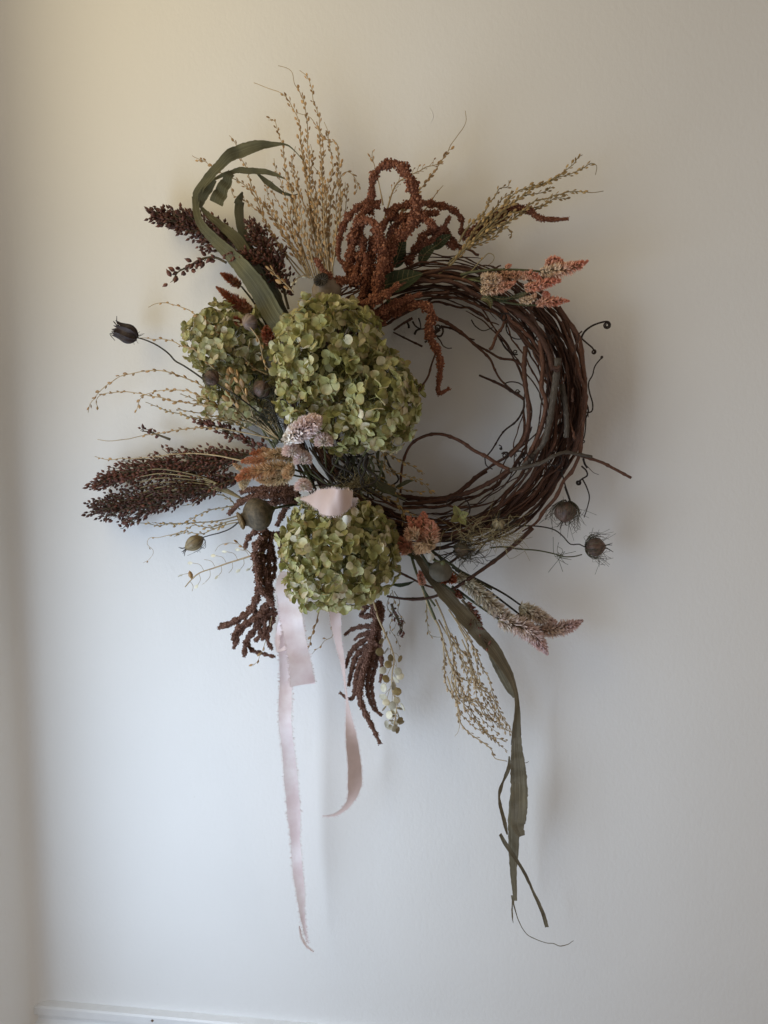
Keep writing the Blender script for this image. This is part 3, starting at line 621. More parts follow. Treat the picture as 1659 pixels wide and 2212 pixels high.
top = [
 ('tallest dried cress stem with long thin curved tip above the upright bunch', [(1390, 1720), (1385, 1500), (1350, 1300), (1330, 1100), (1320, 900), (1310, 750), (1305, 600), (1300, 480), (1280, 370), (1240, 260), (1200, 190), (1160, 110), (1080, 75)], (.2, .86)),
 ('dried cress stem in the upright bunch with bare tip sweeping far left', [(1400, 1720), (1380, 1500), (1330, 1250), (1300, 1000), (1270, 800), (1250, 640), (1240, 540), (1200, 430), (1160, 350), (1100, 290), (1000, 255), (890, 210)], (.2, .86)),
 ('dried cress stem in the upright bunch ending in one pod near a thin black tip', [(1460, 1720), (1440, 1500), (1430, 1300), (1420, 1100), (1420, 900), (1410, 760), (1400, 640), (1400, 530), (1380, 420), (1350, 350), (1340, 260), (1310, 180), (1240, 115)], (.2, .96)),
 ('dried cress stem in the upright bunch with hooked tip level with blade leaf top', [(1350, 1720), (1290, 1550), (1230, 1350), (1200, 1150), (1170, 1000), (1130, 880), (1130, 800), (1110, 690), (1080, 590), (1060, 510), (1010, 500)], (.2, 1)),
 ('dried cress stem on the right edge of the upright bunch bowing outward', [(1490, 1720), (1470, 1400), (1480, 1200), (1500, 1050), (1530, 950), (1545, 850), (1540, 760), (1530, 680), (1470, 660), (1390, 580), (1320, 470), (1230, 440)], (.2, .9)),
 ('thin dried cress stem second from the right edge of the upright bunch', [(1480, 1700), (1460, 1400), (1450, 1200), (1460, 1020), (1500, 900), (1490, 800), (1470, 680), (1465, 590), (1440, 520)], (.15, .95)),
 ('dried cress stem passing behind the bent blade leaf, tip above it', [(1330, 1700), (1220, 1560), (1140, 1420), (1070, 1300), (1010, 1220), (960, 1150), (920, 1080), (880, 1020), (860, 950), (830, 860), (800, 800), (770, 720), (740, 660), (705, 625)], (.15, .97)),
 ('dried cress stem reaching farthest left behind the bent blade leaf', [(1290, 1700), (1200, 1600), (1100, 1480), (1000, 1320), (930, 1160), (880, 1060), (820, 1000), (760, 960), (680, 920), (600, 880), (520, 825), (440, 795), (415, 780)], (.15, .97)),
 ('short dried cress stem ending beside the torn dark blade tip', [(1250, 1700), (1210, 1650), (1130, 1530), (1060, 1420), (990, 1300), (930, 1200), (880, 1170), (820, 1120), (740, 1080), (720, 1000)], (.15, .95)),
]
for lab, pts, pr in top: cress(lab, 1, pts, [.045, .05, .03], pr, 7.2, 12.5)
INB = 'dried cress stem within the upright tan bunch above the large hydrangea'
for pts in ([(1330, 1700), (1310, 1650), (1250, 1500), (1190, 1350), (1160, 1200), (1130, 1080), (1090, 960), (1060, 870), (1050, 790)],
            [(1300, 1700), (1260, 1600), (1180, 1450), (1110, 1300), (1050, 1200), (1010, 1100), (990, 1020), (950, 960)],
            [(1380, 1720), (1350, 1600), (1300, 1400), (1260, 1250), (1240, 1100), (1230, 950), (1200, 850), (1190, 780)],
            [(1420, 1720), (1400, 1500), (1390, 1300), (1380, 1100), (1400, 960), (1370, 880), (1350, 860)],
            [(1490, 1700), (1510, 1550), (1540, 1400), (1560, 1250), (1570, 1120), (1590, 1050), (1600, 980)],
            [(1440, 1720), (1410, 1450), (1370, 1250), (1330, 1050), (1290, 880), (1270, 720), (1280, 620)],
            [(1320, 1720), (1270, 1560), (1200, 1420), (1150, 1280), (1090, 1150), (1040, 1060), (1030, 980)],
            [(1400, 1720), (1350, 1450), (1310, 1250), (1250, 1080), (1190, 920), (1180, 830), (1210, 700)],
            [(1480, 1720), (1450, 1500), (1430, 1250), (1440, 1050), (1410, 880), (1430, 740), (1410, 600)], [(1360, 1700), (1300, 1480), (1240, 1300), (1210, 1120), (1150, 980), (1130, 860)], [(1470, 1720), (1400, 1480), (1360, 1280), (1370, 1080), (1340, 900), (1350, 780), (1330, 690)], [(1310, 1700), (1240, 1560), (1130, 1400), (1060, 1260), (990, 1150), (970, 1080)], [(1500, 1700), (1500, 1480), (1530, 1300), (1520, 1120), (1560, 980), (1550, 900)]):
    cress(INB, 1, pts, [.045, .045+.02*random.random(), .03], (.12, .95), 7.6, 12)
cress('dried cress stem leaning right with long bare dark tip above the rust amaranth', 2, [(360, 840), (440, 700), (500, 620), (570, 520), (630, 450), (670, 400), (700, 360), (740, 300), (770, 250), (800, 210), (840, 150), (860, 100), (853, 50)], [.04, .03, .02], (.3, .75), 6, 12)
cress('bare twiggy raceme with stripped stalks behind the tall amaranth loop', 2, [(400, 720), (420, 620), (440, 550), (460, 490), (490, 440), (540, 410), (590, 380), (660, 355), (720, 330)], [.03, .025], (.35, 1), 7, 7, 'tan', .0013, pad=2.4)
cress('dried cress sprig topped with two pods left of the amaranth loop top', 2, [(410, 560), (390, 460), (372, 390), (365, 345), (352, 305), (355, 270)], [.03, .03], (.75, 1), 7, 13)
cress('dried cress stem curling over in a hook beside the upright bunch', 2, [(150, 800), (160, 680), (180, 560), (175, 450), (190, 395), (220, 380), (250, 395), (268, 440), (265, 495)], [.05, .04], (.25, 1), 7, 12)
cress('short thin cress sprig between upright bunch and amaranth arc', 2, [(180, 780), (200, 640), (215, 540), (220, 480), (228, 440)], [.045, .04], (.3, 1), 7, 9)
cress('thin dark bare cress tip right of the amaranth loop', 2, [(600, 640), (640, 580), (670, 540), (700, 490), (732, 450)], [.03, .02], (.5, .9), 12, 7)
rt = [
 ('olive cress stem with hooked tip, longest of the right-leaning bunch', [(790, 870), (840, 800), (880, 740), (930, 660), (990, 610), (1060, 560), (1130, 490), (1200, 460), (1270, 450), (1340, 420), (1390, 400), (1450, 380), (1490, 360), (1530, 335), (1558, 350), (1555, 395)], (.22, .93)),
 ('olive cress stem with thin wavy tip at the right end of the bunch', [(800, 850), (890, 760), (960, 690), (1030, 650), (1100, 600), (1160, 590), (1230, 540), (1290, 530), (1350, 500), (1420, 490), (1490, 490), (1540, 500), (1600, 488)], (.2, .9)),
 ('olive cress stem ending in paired pods above the dark amaranth finger', [(760, 880), (800, 840), (850, 800), (900, 760), (980, 720), (1060, 670), (1150, 610), (1220, 570), (1280, 560), (1340, 520), (1410, 525)], (.15, 1)),
 ('olive cress stem topped with tiny buds, highest of the right-leaning bunch', [(830, 820), (940, 700), (1020, 620), (1120, 540), (1220, 470), (1300, 430), (1380, 390), (1430, 345), (1460, 300), (1485, 285)], (.2, .98)),
 ('olive cress stem standing up at left of the right-leaning bunch', [(820, 760), (860, 690), (900, 650), (960, 600), (980, 550), (1020, 500), (1040, 470), (1080, 460), (1090, 428)], (.2, 1)),
 ('olive cress stem lowest of the right-leaning bunch with curled tip', [(780, 860), (850, 800), (930, 770), (1010, 730), (1060, 690), (1085, 685), (1105, 715), (1085, 728)], (.2, 1)),
]
for lab, pts, pr in rt: cress(lab, 2, pts, [.06, .055, .04], pr, 6.2, 12, 'olive', .0011)
for pts in ([(800, 840), (890, 760), (960, 690), (1040, 610), (1110, 550), (1180, 510), (1260, 490), (1330, 460)], [(760, 900), (850, 800), (920, 740), (1010, 680), (1100, 640), (1160, 600), (1240, 580), (1300, 545)],
            [(700, 940), (780, 880), (850, 790), (900, 700), (960, 650), (1000, 590), (1060, 520), (1110, 495)]):
    cress('olive cress stem within the right-leaning bunch above the wreath', 2, pts, [.06, .06, .045], (.2, 1), 6.2, 11.5, 'olive', .0011)
cress('small green curled sprig above the vine ring near the coral celosia', 'M', [(0, 330), (80, 270), (150, 210), (200, 150), (260, 90), (300, 40), (330, 20), (380, 30), (398, 70), (370, 120), (300, 170), (265, 200)], [.07, .075, .07], (.4, .5), 9, 9, 'olive', .0009)
lf = [
 ('lone cress sprig curving left above the pale hydrangea', 3, [(1480, 880), (1360, 820), (1310, 760), (1240, 700), (1170, 620), (1110, 560), (1060, 510), (980, 450), (920, 415), (860, 380), (780, 355), (690, 320), (600, 325), (555, 345)], [.06, .09, .04], (.05, .92), 14, 13, 'tan'),
 ('cress sprig reaching the dark bell-shaped pod at far left', 3, [(1160, 960), (1060, 830), (1000, 780), (950, 720), (880, 670), (810, 655), (740, 620), (640, 595), (570, 600), (490, 590)], [.08, .08, .035], (.1, .95), 13, 13, 'tan'),
 ('longest left-arching cress sprig with pale drooping tip', 3, [(1560, 1370), (1400, 1240), (1300, 1180), (1200, 1120), (1100, 1050), (1000, 990), (930, 945), (860, 910), (780, 880), (700, 855), (620, 845), (520, 850), (420, 870), (320, 895), (230, 960), (190, 1000), (140, 1060), (100, 1100), (90, 1165)], [.05, .075, .04], (.25, 1), 12, 13, 'tan'),
 ('left-arching cress sprig just under the longest one, whitish forked tip', 3, [(1560, 1380), (1420, 1220), (1330, 1180), (1200, 1140), (1100, 1125), (1000, 1110), (920, 1105), (830, 1085), (750, 1080), (650, 1055), (560, 1035), (470, 1020), (380, 1010), (300, 1015), (200, 1030), (150, 1080), (172, 1132)], [.05, .07, .04], (.25, 1), 11, 13, 'tan'),
 ('left cress sprig whose tip hangs down as a single pod', 3, [(1540, 1360), (1350, 1240), (1250, 1200), (1160, 1150), (1080, 1110), (990, 1060), (920, 1030), (850, 1000), (750, 995), (650, 1000), (590, 1010), (510, 1040), (470, 1100), (455, 1170)], [.05, .065, .04], (.25, 1), 11, 13, 'tan'),
 ('dark tipped cress sprig lowest of the left-arching ones', 3, [(1500, 1340), (1380, 1260), (1250, 1230), (1150, 1225), (1050, 1220), (950, 1215), (850, 1200), (800, 1180), (720, 1165), (680, 1150), (620, 1120), (560, 1100), (525, 1090)], [.05, .06, .04], (.2, .95), 8.5, 12, 'olive'),
 ('nearly straight bare-tipped cress sprig just above the big sorghum heads', 6, [(1190, 240), (1080, 215), (900, 180), (800, 170), (700, 175), (600, 185), (500, 205), (400, 215), (300, 235), (200, 250), (130, 240)], [.05, .045, .03], (.3, .75), 9, 11, 'tan'),
 ('cress sprig ending in a grain beside the top of the big sorghum head', 6, [(1000, 370), (820, 335), (640, 325), (450, 345), (300, 355), (190, 365), (110, 345)], [.06, .055, .04], (.85, 1), 9, 11, 'tan'),
]
for lab, z, pts, d, pr, gap, sz, col in lf: cress(lab, z, pts, d, pr, gap, sz, col, .0010, pad=.25)
for pts in ([(1200, 260), (1120, 180), (1050, 90), (960, 20), (880, -50)], [(1220, 250), (1150, 120), (1080, 10), (1010, -90)], [(1230, 260), (1180, 140), (1130, 20), (1100, -110)],
            [(1210, 240), (1060, 120), (900, 60), (760, 20), (620, -30)], [(1190, 270), (1050, 190), (900, 120), (760, 90), (600, 60)], [(1240, 260), (1200, 150), (1170, 30), (1150, -60)]):
    cress('olive cress stem in the tangle between pale hydrangea and big sorghum heads', 6, pts, [.045, .055, .05], (.3, 1), 9, 11, 'olive', .0011)
for i, pts in enumerate(([(1290, 1180), (1240, 1100), (1200, 1010), (1180, 930), (1150, 850)], [(1360, 1200), (1330, 1100), (1280, 1000), (1240, 910), (1215, 830)], [(1310, 1230), (1250, 1160), (1210, 1100), (1150, 1040)])):
    cress(['leftmost tan pennycress sprig against the underside of the pale hydrangea', 'tallest tan pennycress sprig beside the dark pod under the pale hydrangea', 'lowest tan pennycress sprig under the pale hydrangea'][i], 3, pts, [.06, .09, .09], (.25, 1), 11, 24, 'tan', .0010, cat='pennycress', name='pennycress_stem', group='pennycress under the pale hydrangea')
cress('tan cress sprig hanging between pale and large hydrangeas', 3, [(1330, 500), (1390, 580), (1420, 660), (1440, 760), (1480, 830), (1540, 890)], [.09, .09], (.1, .9), 14, 13, 'tan')
cress('cress sprig with pale buds above the large hydrangea', 1, [(1200, 1830), (1120, 1750), (1060, 1700), (1010, 1640)], [.08, .09], (.05, 1), 9, 16, 'tan')
cress('pale papery cress sprig beside the brown poppy capsule', 1, [(1340, 1720), (1280, 1700), (1220, 1730), (1190, 1800)], [.06, .07], (.1, 1), 9, 15, 'pale')
bl = [
 ('cress sprig with long bare tip below the big sorghum heads', [(960, 700), (890, 720), (800, 735), (700, 740), (600, 745), (500, 755), (400, 745), (270, 735)], (.15, .8)),
 ('cress sprig just above the papery tan pod', [(970, 720), (900, 735), (800, 770), (700, 760), (640, 790), (560, 825)], (.15, 1)),
 ('cress sprig reaching up against the underside of the sorghum', [(980, 660), (940, 640), (880, 650), (820, 660), (740, 690), (680, 720), (600, 750), (450, 740)], (.1, .95)),
 ('looped thin cress sprig under the big sorghum heads', [(960, 660), (930, 610), (870, 575), (800, 575), (740, 600), (690, 630), (630, 638)], (.1, .9)),
 ('cress sprig lowest beside the papery tan pod', [(960, 740), (920, 745), (830, 775), (750, 805), (650, 800), (590, 820)], (.15, 1)),
]
for lab, pts, pr in bl: cress(lab, 6, pts, [.05, .045, .035], pr, 7.5, 10, 'olive', .0008)
cress('hair-thin wandering tendril with tiny buds at lower left', 6, [(640, 790), (570, 812), (490, 830), (440, 830), (420, 870), (460, 910), (440, 955), (400, 980)], [.04, .03], (.4, 1), 22, 8, 'tan', .0005)
cress('thin curved cress tendril with two buds left of hanging amaranth', 6, [(1060, 1020), (1050, 940), (1000, 890), (970, 865), (910, 860), (860, 875), (825, 912)], [.06, .05], (.35, .75), 14, 13, 'tan', .0006)
def comb(label, z, pts, d):
    r = np.random.default_rng(77); p = curve(z, pts, d, 60); T = tangents(p); th = thing('seed_stalk', label, 'seed stalk', tuple(p[0])); sm = MB(); sm.tube(p, np.linspace(.0013, .0007, 60), 6); mem = []
    V = nrm(CAM-p[0]); sd = 1
    for i in range(6, 58, 4):
        sd = -sd; X = nrm(np.cross(T[i], V))*sd; l = .011*r.uniform(.8, 1.2)
        q = spl(np.array([p[i], p[i]+(X*.7+T[i]*.2)*l, p[i]+(X*1.1+T[i]*.75+np.array([0, -.3, 0]))*l]), 8); sm.tube(q, .00028, 4)
        if r.random() < .7: mem.append((q[-1], nrm(X*.3+T[i]), .010))
    part('stem', sm, M_cress, th)
    for a, o, s in mem: put('pod_membrane', PODM['pale'], th, a, o, s*.7, .12)
    put('pod', PODM['tan'], th, p[52], np.array([-.3, 0, 1.0]), .011, .8)
comb('bare comb-like seed stalk with translucent slivers at lower left', 6, [(1120, 920), (1060, 935), (980, 960), (900, 985), (830, 1010), (740, 1040), (690, 1080), (650, 1125)], [.06, .04])
cress('beaded cress strand hanging under the bottom hydrangea beside the ribbon loop', 7, [(860, 960), (850, 1010), (838, 1060), (812, 1120), (792, 1195), (775, 1250)], [.05, .045], (.15, 1), 12, 14, 'tan', pad=.2)
cress('thin cress strand with forked tip hanging between the ribbons', 7, [(930, 960), (945, 1060), (955, 1150), (895, 1185), (850, 1240), (808, 1282)], [.05, .04], (.1, 1), 16, 9, 'tan', .0006)
cress('small pale cress sprig below the left hanging amaranth', 7, [(520, 1010), (500, 1110), (470, 1200), (435, 1290), (410, 1340), (378, 1365)], [.05, .04], (.5, 1), 13, 13, 'tan', .0006)
# pennycress strand with large pale discs, drawn disc by disc
def disc_strand():
    pts = [(1245, 880), (1265, 950), (1285, 1020), (1330, 1120), (1378, 1230), (1400, 1320), (1385, 1430), (1388, 1550), (1420, 1640), (1400, 1790)]
    p = curve(7, pts, [.06, .06, .055], 60); th = thing('pennycress_stem', 'pennycress strand with big pale shiny discs hanging right of the bottom hydrangea', 'pennycress', tuple(p[0]))
    sm = MB(); sm.tube(p, np.linspace(.0013, .0006, 60), 6); r = np.random.default_rng(8); out = []
    for (x, y, kd) in [(1285, 1105, 0), (1340, 1140, 1), (1345, 1255, 0), (1440, 1310, 1), (1360, 1345, 1), (1325, 1390, 0), (1425, 1395, 0), (1410, 1460, 0), (1330, 1515, 0), (1327, 1585, 0), (1415, 1605, 0), (1440, 1670, 1), (1335, 1665, 1), (1400, 1680, 0), (1395, 1725, 1), (1350, 1780, 0), (1405, 1805, 0), (1440, 1750, 1), (1300, 1255, 1), (1385, 1760, 1), (1420, 1540, 1), (1450, 1770, 1), (1370, 1710, 0), (1385, 1640, 0), (1410, 1770, 0), (1370, 1800, 0), (1430, 1720, 0), (1345, 1450, 1), (1395, 1500, 0), (1440, 1430, 0), (1310, 1180, 1), (1375, 1300, 1), (1345, 1620, 0), (1425, 1820, 1), (1455, 1650, 0)]:
        u = zc(7, (x, y)); q = P(u[0], u[1], .055+.012*r.normal()); i = int(np.argmin(np.linalg.norm(p-q, axis=1))); i = max(0, i-4)
        s = (42 if kd == 0 else 38)*zs(7)*S(.05)*r.uniform(.85, 1.2); dr = nrm(q-p[i]+np.array([0, 0, -.006]))
        sm.tube(spl(np.array([p[i], (p[i]+q)/2+np.array([0, 0, .002]), q-dr*s*.5]), 6), .0003, 4); out.append((q-dr*s*.5, dr, s*1.5, kd))
    part('stem', sm, M_cress, th)
    for a, o, s, kd in out:
        y = nrm(o); V = nrm(nrm(CAM-a)+r.normal(size=3)*.45); x = nrm(np.cross(y, V)); z = np.cross(x, y)
        pd = link('pod', DISCM['pale' if kd == 0 else 'tan'], th, basis(x, y, z, a-np.array(th.location), (s, s, s*.18)))
disc_strand()
lr = [
 ('straw cress strand curving farthest left, lower right bunch', [(320, 660), (345, 740), (380, 830), (420, 900), (450, 1000), (480, 1100), (520, 1220), (530, 1360), (540, 1460), (600, 1540), (690, 1600), (735, 1640), (760, 1690), (825, 1712)], (.25, .93), .0014),
 ('straw cress strand ending in cream grains on the hanging blade leaf', [(400, 740), (440, 830), (480, 930), (540, 1030), (590, 1080), (620, 1160), (680, 1260), (740, 1330), (790, 1420), (840, 1510), (865, 1560), (872, 1612)], (.2, 1), .0012),
 ('straw cress strand along the left edge of the hanging blade leaf', [(480, 800), (560, 920), (640, 1040), (680, 1150), (720, 1210), (750, 1330), (800, 1450), (850, 1550)], (.2, 1), .0010),
 ('tan cress sprig lying on the front of the hanging blade leaf', [(600, 830), (640, 900), (690, 990), (720, 1050), (755, 1100), (770, 1150)], (.25, 1), .0008),
 ('short tan cress sprig with single leaf-like tip, left of lower right bunch', [(530, 1360), (545, 1450), (540, 1530), (515, 1560)], (.9, 1), .0006),
]
for lab, pts, pr, rd in lr: cress(lab, 8, pts, [.055, .05, .04], pr, 8.0, 11.5, 'straw', rd)
for pts in ([(420, 860), (470, 950), (540, 1060), (570, 1150), (600, 1240), (600, 1360), (640, 1460), (720, 1550), (830, 1645)], [(440, 940), (455, 1100), (460, 1230), (490, 1300), (530, 1350), (560, 1430), (630, 1500), (730, 1560), (830, 1590)],
            [(520, 850), (600, 960), (640, 1090), (660, 1200), (690, 1330), (720, 1430), (790, 1520)], [(480, 1100), (540, 1200), (600, 1230), (680, 1260), (730, 1330), (780, 1440)], [(470, 1200), (520, 1330), (590, 1325), (680, 1370), (750, 1440), (800, 1500)],
            [(500, 1150), (560, 1280), (580, 1400), (650, 1480), (700, 1540)], [(560, 980), (610, 1100), (640, 1220), (650, 1320), (700, 1420), (760, 1500)], [(520, 960), (560, 1090), (620, 1200), (670, 1300), (740, 1400), (810, 1520)], [(460, 900), (500, 1040), (530, 1180), (570, 1300), (640, 1390), (700, 1470), (780, 1560)], [(540, 900), (590, 1000), (610, 1120), (650, 1240), (720, 1330), (770, 1450), (830, 1540)], [(480, 960), (510, 1100), (500, 1230), (540, 1330), (620, 1420), (680, 1500), (760, 1590)], [(580, 1060), (620, 1180), (600, 1290), (650, 1400), (740, 1470)], [(500, 1240), (570, 1340), (650, 1360), (700, 1440), (790, 1490)]):
    cress('straw cress strand within the lower right bunch left of the blade leaf', 8, pts, [.05, .05, .035], (.15, 1), 7.6, 11, 'straw', .0009)
cress('olive cress sprig hanging in a hook left of lower right bunch', 8, [(340, 700), (350, 800), (350, 880), (370, 950), (440, 965)], [.05, .045], (.2, .9), 10, 10, 'olive', .0007)
for i, pts in enumerate(([(-60, 1250), (40, 1330), (130, 1378), (190, 1410), (258, 1452)], [(-60, 1380), (60, 1440), (170, 1470), (240, 1505), (290, 1550), (325, 1582)], [(-80, 1480), (20, 1520), (120, 1545), (200, 1560), (260, 1570)])):
    cress(['upper tan cress sprig poking into the wreath opening from the left', 'middle tan cress sprig drooping into the wreath opening', 'lowest tan cress sprig lying along the inner vine edge'][i], 5, pts, [.06, .055], (.1, 1), 8, 12, 'olive', .0008)
for i, pts in enumerate(([(1000, 60), (1080, 90), (1110, 200), (1130, 300)], [(960, 180), (1050, 230), (1150, 300), (1180, 360)], [(1080, 400), (1130, 480), (1240, 560), (1280, 700), (1310, 880)], [(900, 500), (1050, 560), (1200, 640), (1300, 720), (1440, 790)], [(980, 300), (1020, 380), (1100, 440), (1160, 500)])):
    cress('olive cress sprig tangled between the large and bottom hydrangeas', 'R', pts, [.06, .065], (.1, 1), 9, 12, 'olive', .0008)
for pts in ([(1385, 820), (1400, 900), (1380, 960), (1430, 1010), (1400, 1100)], [(1400, 830), (1440, 900), (1420, 980), (1470, 1030), (1450, 1100)], [(1380, 840), (1350, 930), (1390, 1020), (1370, 1090), (1420, 1180), (1440, 1250)]):
    cress('fine cress tangle hanging just right of the bottom hydrangea', 7, pts, [.05, .045], (.1, 1), 12, 9, 'olive', .0005)

# ------------------------------------------------------------------ amaranth
ICO_V = []; _t = (1+5**.5)/2
for a in (-1, 1):
    for b in (-_t, _t): ICO_V += [(a, b, 0), (0, a, b), (b, 0, a)]
ICO_V = nrm(np.array(ICO_V, float))
def _icof():
    f = []; D = np.linalg.norm(ICO_V[:, None]-ICO_V[None], axis=-1); e = D[D > .1].min()*1.01
    for i in range(12):
        for j in range(i+1, 12):
            for k in range(j+1, 12):
                if D[i, j] < e and D[j, k] < e and D[i, k] < e:
                    q = (i, j, k); n = np.cross(ICO_V[j]-ICO_V[i], ICO_V[k]-ICO_V[i]); f.append(q if np.dot(n, ICO_V[i]) > 0 else (i, k, j))
    return np.array(f)
ICO_F = _icof()
def blobs(mb, c, r, k):
    m = len(c); jit = 1+.22*rng.normal(size=(m, 12, 1)); v = c[:, None]+ICO_V[None]*r[:, None, None]*jit
    f = (ICO_F[None]+12*np.arange(m)[:, None, None]).reshape(-1, 3); mb.add(v.reshape(-1, 3), f.tolist(), 0.0, np.repeat(k, 12))
def tassel(th, z, pts, d, thick, m, lump=.22, taper=.55, name='tassel'):
    """lumpy flower strand built from hundreds of small grains"""
    R0 = thick*.53*zs(z)*S(.06); p0 = curve(z, pts, d, 40); L = np.sum(np.linalg.norm(np.diff(p0, axis=0), axis=1))
    n = max(8, int(L/(R0*.27))); p = curve(z, pts, d, n); T, N, B = frames(p)
    tp = np.linspace(0, 1, n); R = R0*(1-np.clip((tp-.55)/.45, 0, 1)*(1-taper))*(1+lump*np.sin(np.linspace(0, L/R0/1.05, n)*2.0+rng.uniform(0, 6))+.07*rng.normal(size=n))
    mb = MB(); mb.tube(p, R*.78, 8, k=.3); cs = []; rs = []; ks = []
    for i in range(n):
        g = 12; a = rng.uniform(0, 6.28)+np.arange(g)*6.283/g+rng.normal(size=g)*.25; q = R[i]*(.84+.13*rng.normal(size=g))
        c = p[i]+q[:, None]*(np.cos(a)[:, None]*N[i]+np.sin(a)[:, None]*B[i])+T[i]*rng.normal(size=(g, 1))*R0*.15
        cs.append(c); rs.append(R[i]*rng.uniform(.13, .25, g)); ks.append(np.clip(.45+.25*rng.normal(size=g), 0, 1))
    c = np.vstack(cs); c[:, 1] = np.minimum(c[:, 1], -.002); blobs(mb, c, np.concatenate(rs), np.concatenate(ks)); part(name, mb, m, th)
def leaf(th, z, pts, d, width, m, tilt=0.0, fold=.25, name='leaf', curl=0.0, n=18, parent=None):
    p = curve(z, pts, d, n); t = np.linspace(0, 1, n); w = width*zs(z)*S(.06)*np.maximum(.04, np.sin(np.pi*t**.8)**.8)
    mb = MB(); mb.strip(p, w, tilt, fold, 6, curl); lf_ = part(name, mb, m, th)
    vb = MB(); V = nrm(CAM-p); vb.tube(p+V*.0004, np.linspace(.0005, .0002, n), 4); T = tangents(p); X = nrm(np.cross(T, V))
    for i in range(3, n-3, 2):
        for s in (-1, 1):
            a = p[i]+V[i]*.0004; b = p[i]+(X[i]*s*w[i]*.44+T[i]*w[i]*.25)+V[i]*(.0005+fold*w[i]*.44)
            vb.tube(np.array([a, (a+b)/2+T[i]*w[i]*-.02, b]), .00016, 3)
    part('leaf_veins', vb, M_cress_g, th, None, True, lf_)
am = thing('amaranth_spray', 'rust red amaranth spray with tall loop above the large hydrangea', 'amaranth', tuple(P(820., 680., .05)), 'amaranth sprays')
mb = MB(); mb.tube(curve(2, [(330, 1150), (370, 1050), (400, 960), (420, 860)], [.05, .06], 16), .003, 7); part('stem', mb, M_stem_g, am)
for pts, d, w in (
    ([(410, 1010), (440, 850), (475, 750), (550, 690), (588, 610), (585, 510), (545, 405), (500, 348), (440, 338), (385, 368), (352, 430), (350, 520), (345, 610)], [.06, .075, .085, .07, .06], 54),
    ([(390, 560), (330, 545), (265, 580), (215, 635), (185, 700), (168, 780), (172, 850), (205, 880)], [.06, .065, .06], 36),
    ([(240, 960), (235, 850), (248, 740), (280, 640), (330, 570), (390, 570)], [.06, .07, .06], 54),
    ([(400, 960), (405, 850), (395, 750), (370, 670), (320, 640), (270, 660)], [.07, .085, .07], 60),
    ([(420, 600), (520, 562), (620, 550), (720, 562), (795, 590), (835, 645), (830, 710), (850, 750)], [.05, .045, .04], 36),
    ([(560, 610), (610, 620), (650, 645), (695, 685)], [.075, .08], 48),
    ([(590, 650), (640, 610), (712, 600)], [.06, .06], 42), ([(680, 760), (725, 700), (772, 620)], [.05, .05], 34),
    ([(540, 880), (590, 790), (635, 720), (700, 690), (760, 715), (800, 770), (845, 810)], [.05, .045, .04], 40),
    ([(600, 800), (680, 750), (750, 760), (800, 800)], [.05, .045], 42), ([(830, 700), (900, 720), (960, 700), (1020, 660)], [.04, .045], 46),
    ([(290, 960), (200, 972), (130, 968), (90, 920), (45, 848)], [.08, .09, .09], 46), ([(255, 1110), (340, 1082), (420, 1045), (500, 985)], [.085, .1, .1], 46),
    ([(350, 1170), (440, 1110), (530, 1070), (615, 1040)], [.085, .09, .085], 40),
    ([(300, 1060), (310, 960), (320, 880), (310, 820)], [.075, .08], 50), ([(370, 1080), (380, 980), (400, 900), (420, 840)], [.085, .09], 58),
    ([(250, 1000), (270, 900), (300, 800), (290, 700), (300, 640)], [.065, .065], 48), ([(330, 1060), (350, 940), (340, 820), (380, 720), (430, 640), (470, 610)], [.06, .055], 50),
    ([(440, 620), (500, 640), (560, 610), (590, 570)], [.05, .05], 48), ([(470, 760), (520, 700), (560, 650), (600, 640)], [.065, .07], 46),
    ([(200, 880), (230, 900), (260, 950)], [.06, .065], 40), ([(430, 800), (450, 720), (490, 650), (480, 600)], [.05, .045], 46),
    ([(330, 1130), (390, 1190), (450, 1150), (520, 1120)], [.07, .07], 46)):
    tassel(am, 2, pts, d, w, M_amar)
tassel(am, 5, [(-60, 430), (30, 440), (120, 395), (210, 372), (280, 395), (305, 450), (285, 525), (300, 600), (345, 680), (358, 770), (350, 850), (343, 905), (352, 938), (385, 925), (416, 905)], [.07, .085, .08, .07, .07], 54, M_amar, .14, .45)
leaf(am, 2, [(480, 860), (505, 790), (530, 725)], [.06, .07], 60, M_gleaf); leaf(am, 2, [(610, 880), (640, 820), (700, 775)], [.05, .06], 60, M_gleaf)
leaf(am, 2, [(385, 1000), (450, 985), (530, 960), (625, 930)], [.07, .085], 110, M_gleaf, .2); leaf(am, 2, [(680, 800), (730, 750), (780, 720)], [.05, .055], 55, M_gleaf)
leaf(am, 2, [(470, 900), (500, 830), (520, 760)], [.055, .05], 70, M_gleaf, -.3); leaf(am, 2, [(430, 1070), (470, 1090), (510, 1060)], [.06, .07], 50, M_gleaf, .4)
fg = thing('amaranth_spray', 'dark amaranth finger poking right under the olive cress bunch', 'amaranth', tuple(P(*zc(2, (900, 700)), .05)), 'amaranth sprays')
tassel(fg, 2, [(900, 690), (980, 640), (1060, 592), (1130, 578), (1200, 590), (1250, 628), (1330, 638), (1412, 634)], [.05, .05, .05], 38, M_amar, .08, .45)
tassel(fg, 2, [(880, 740), (950, 700), (1030, 650), (1100, 610)], [.05, .05], 44, M_amar)
al = thing('amaranth_spray', 'brown amaranth hanging at lower left beside the pink ribbon loop', 'amaranth', tuple(P(*zc(7, (520, 380)), .05)), 'amaranth sprays')
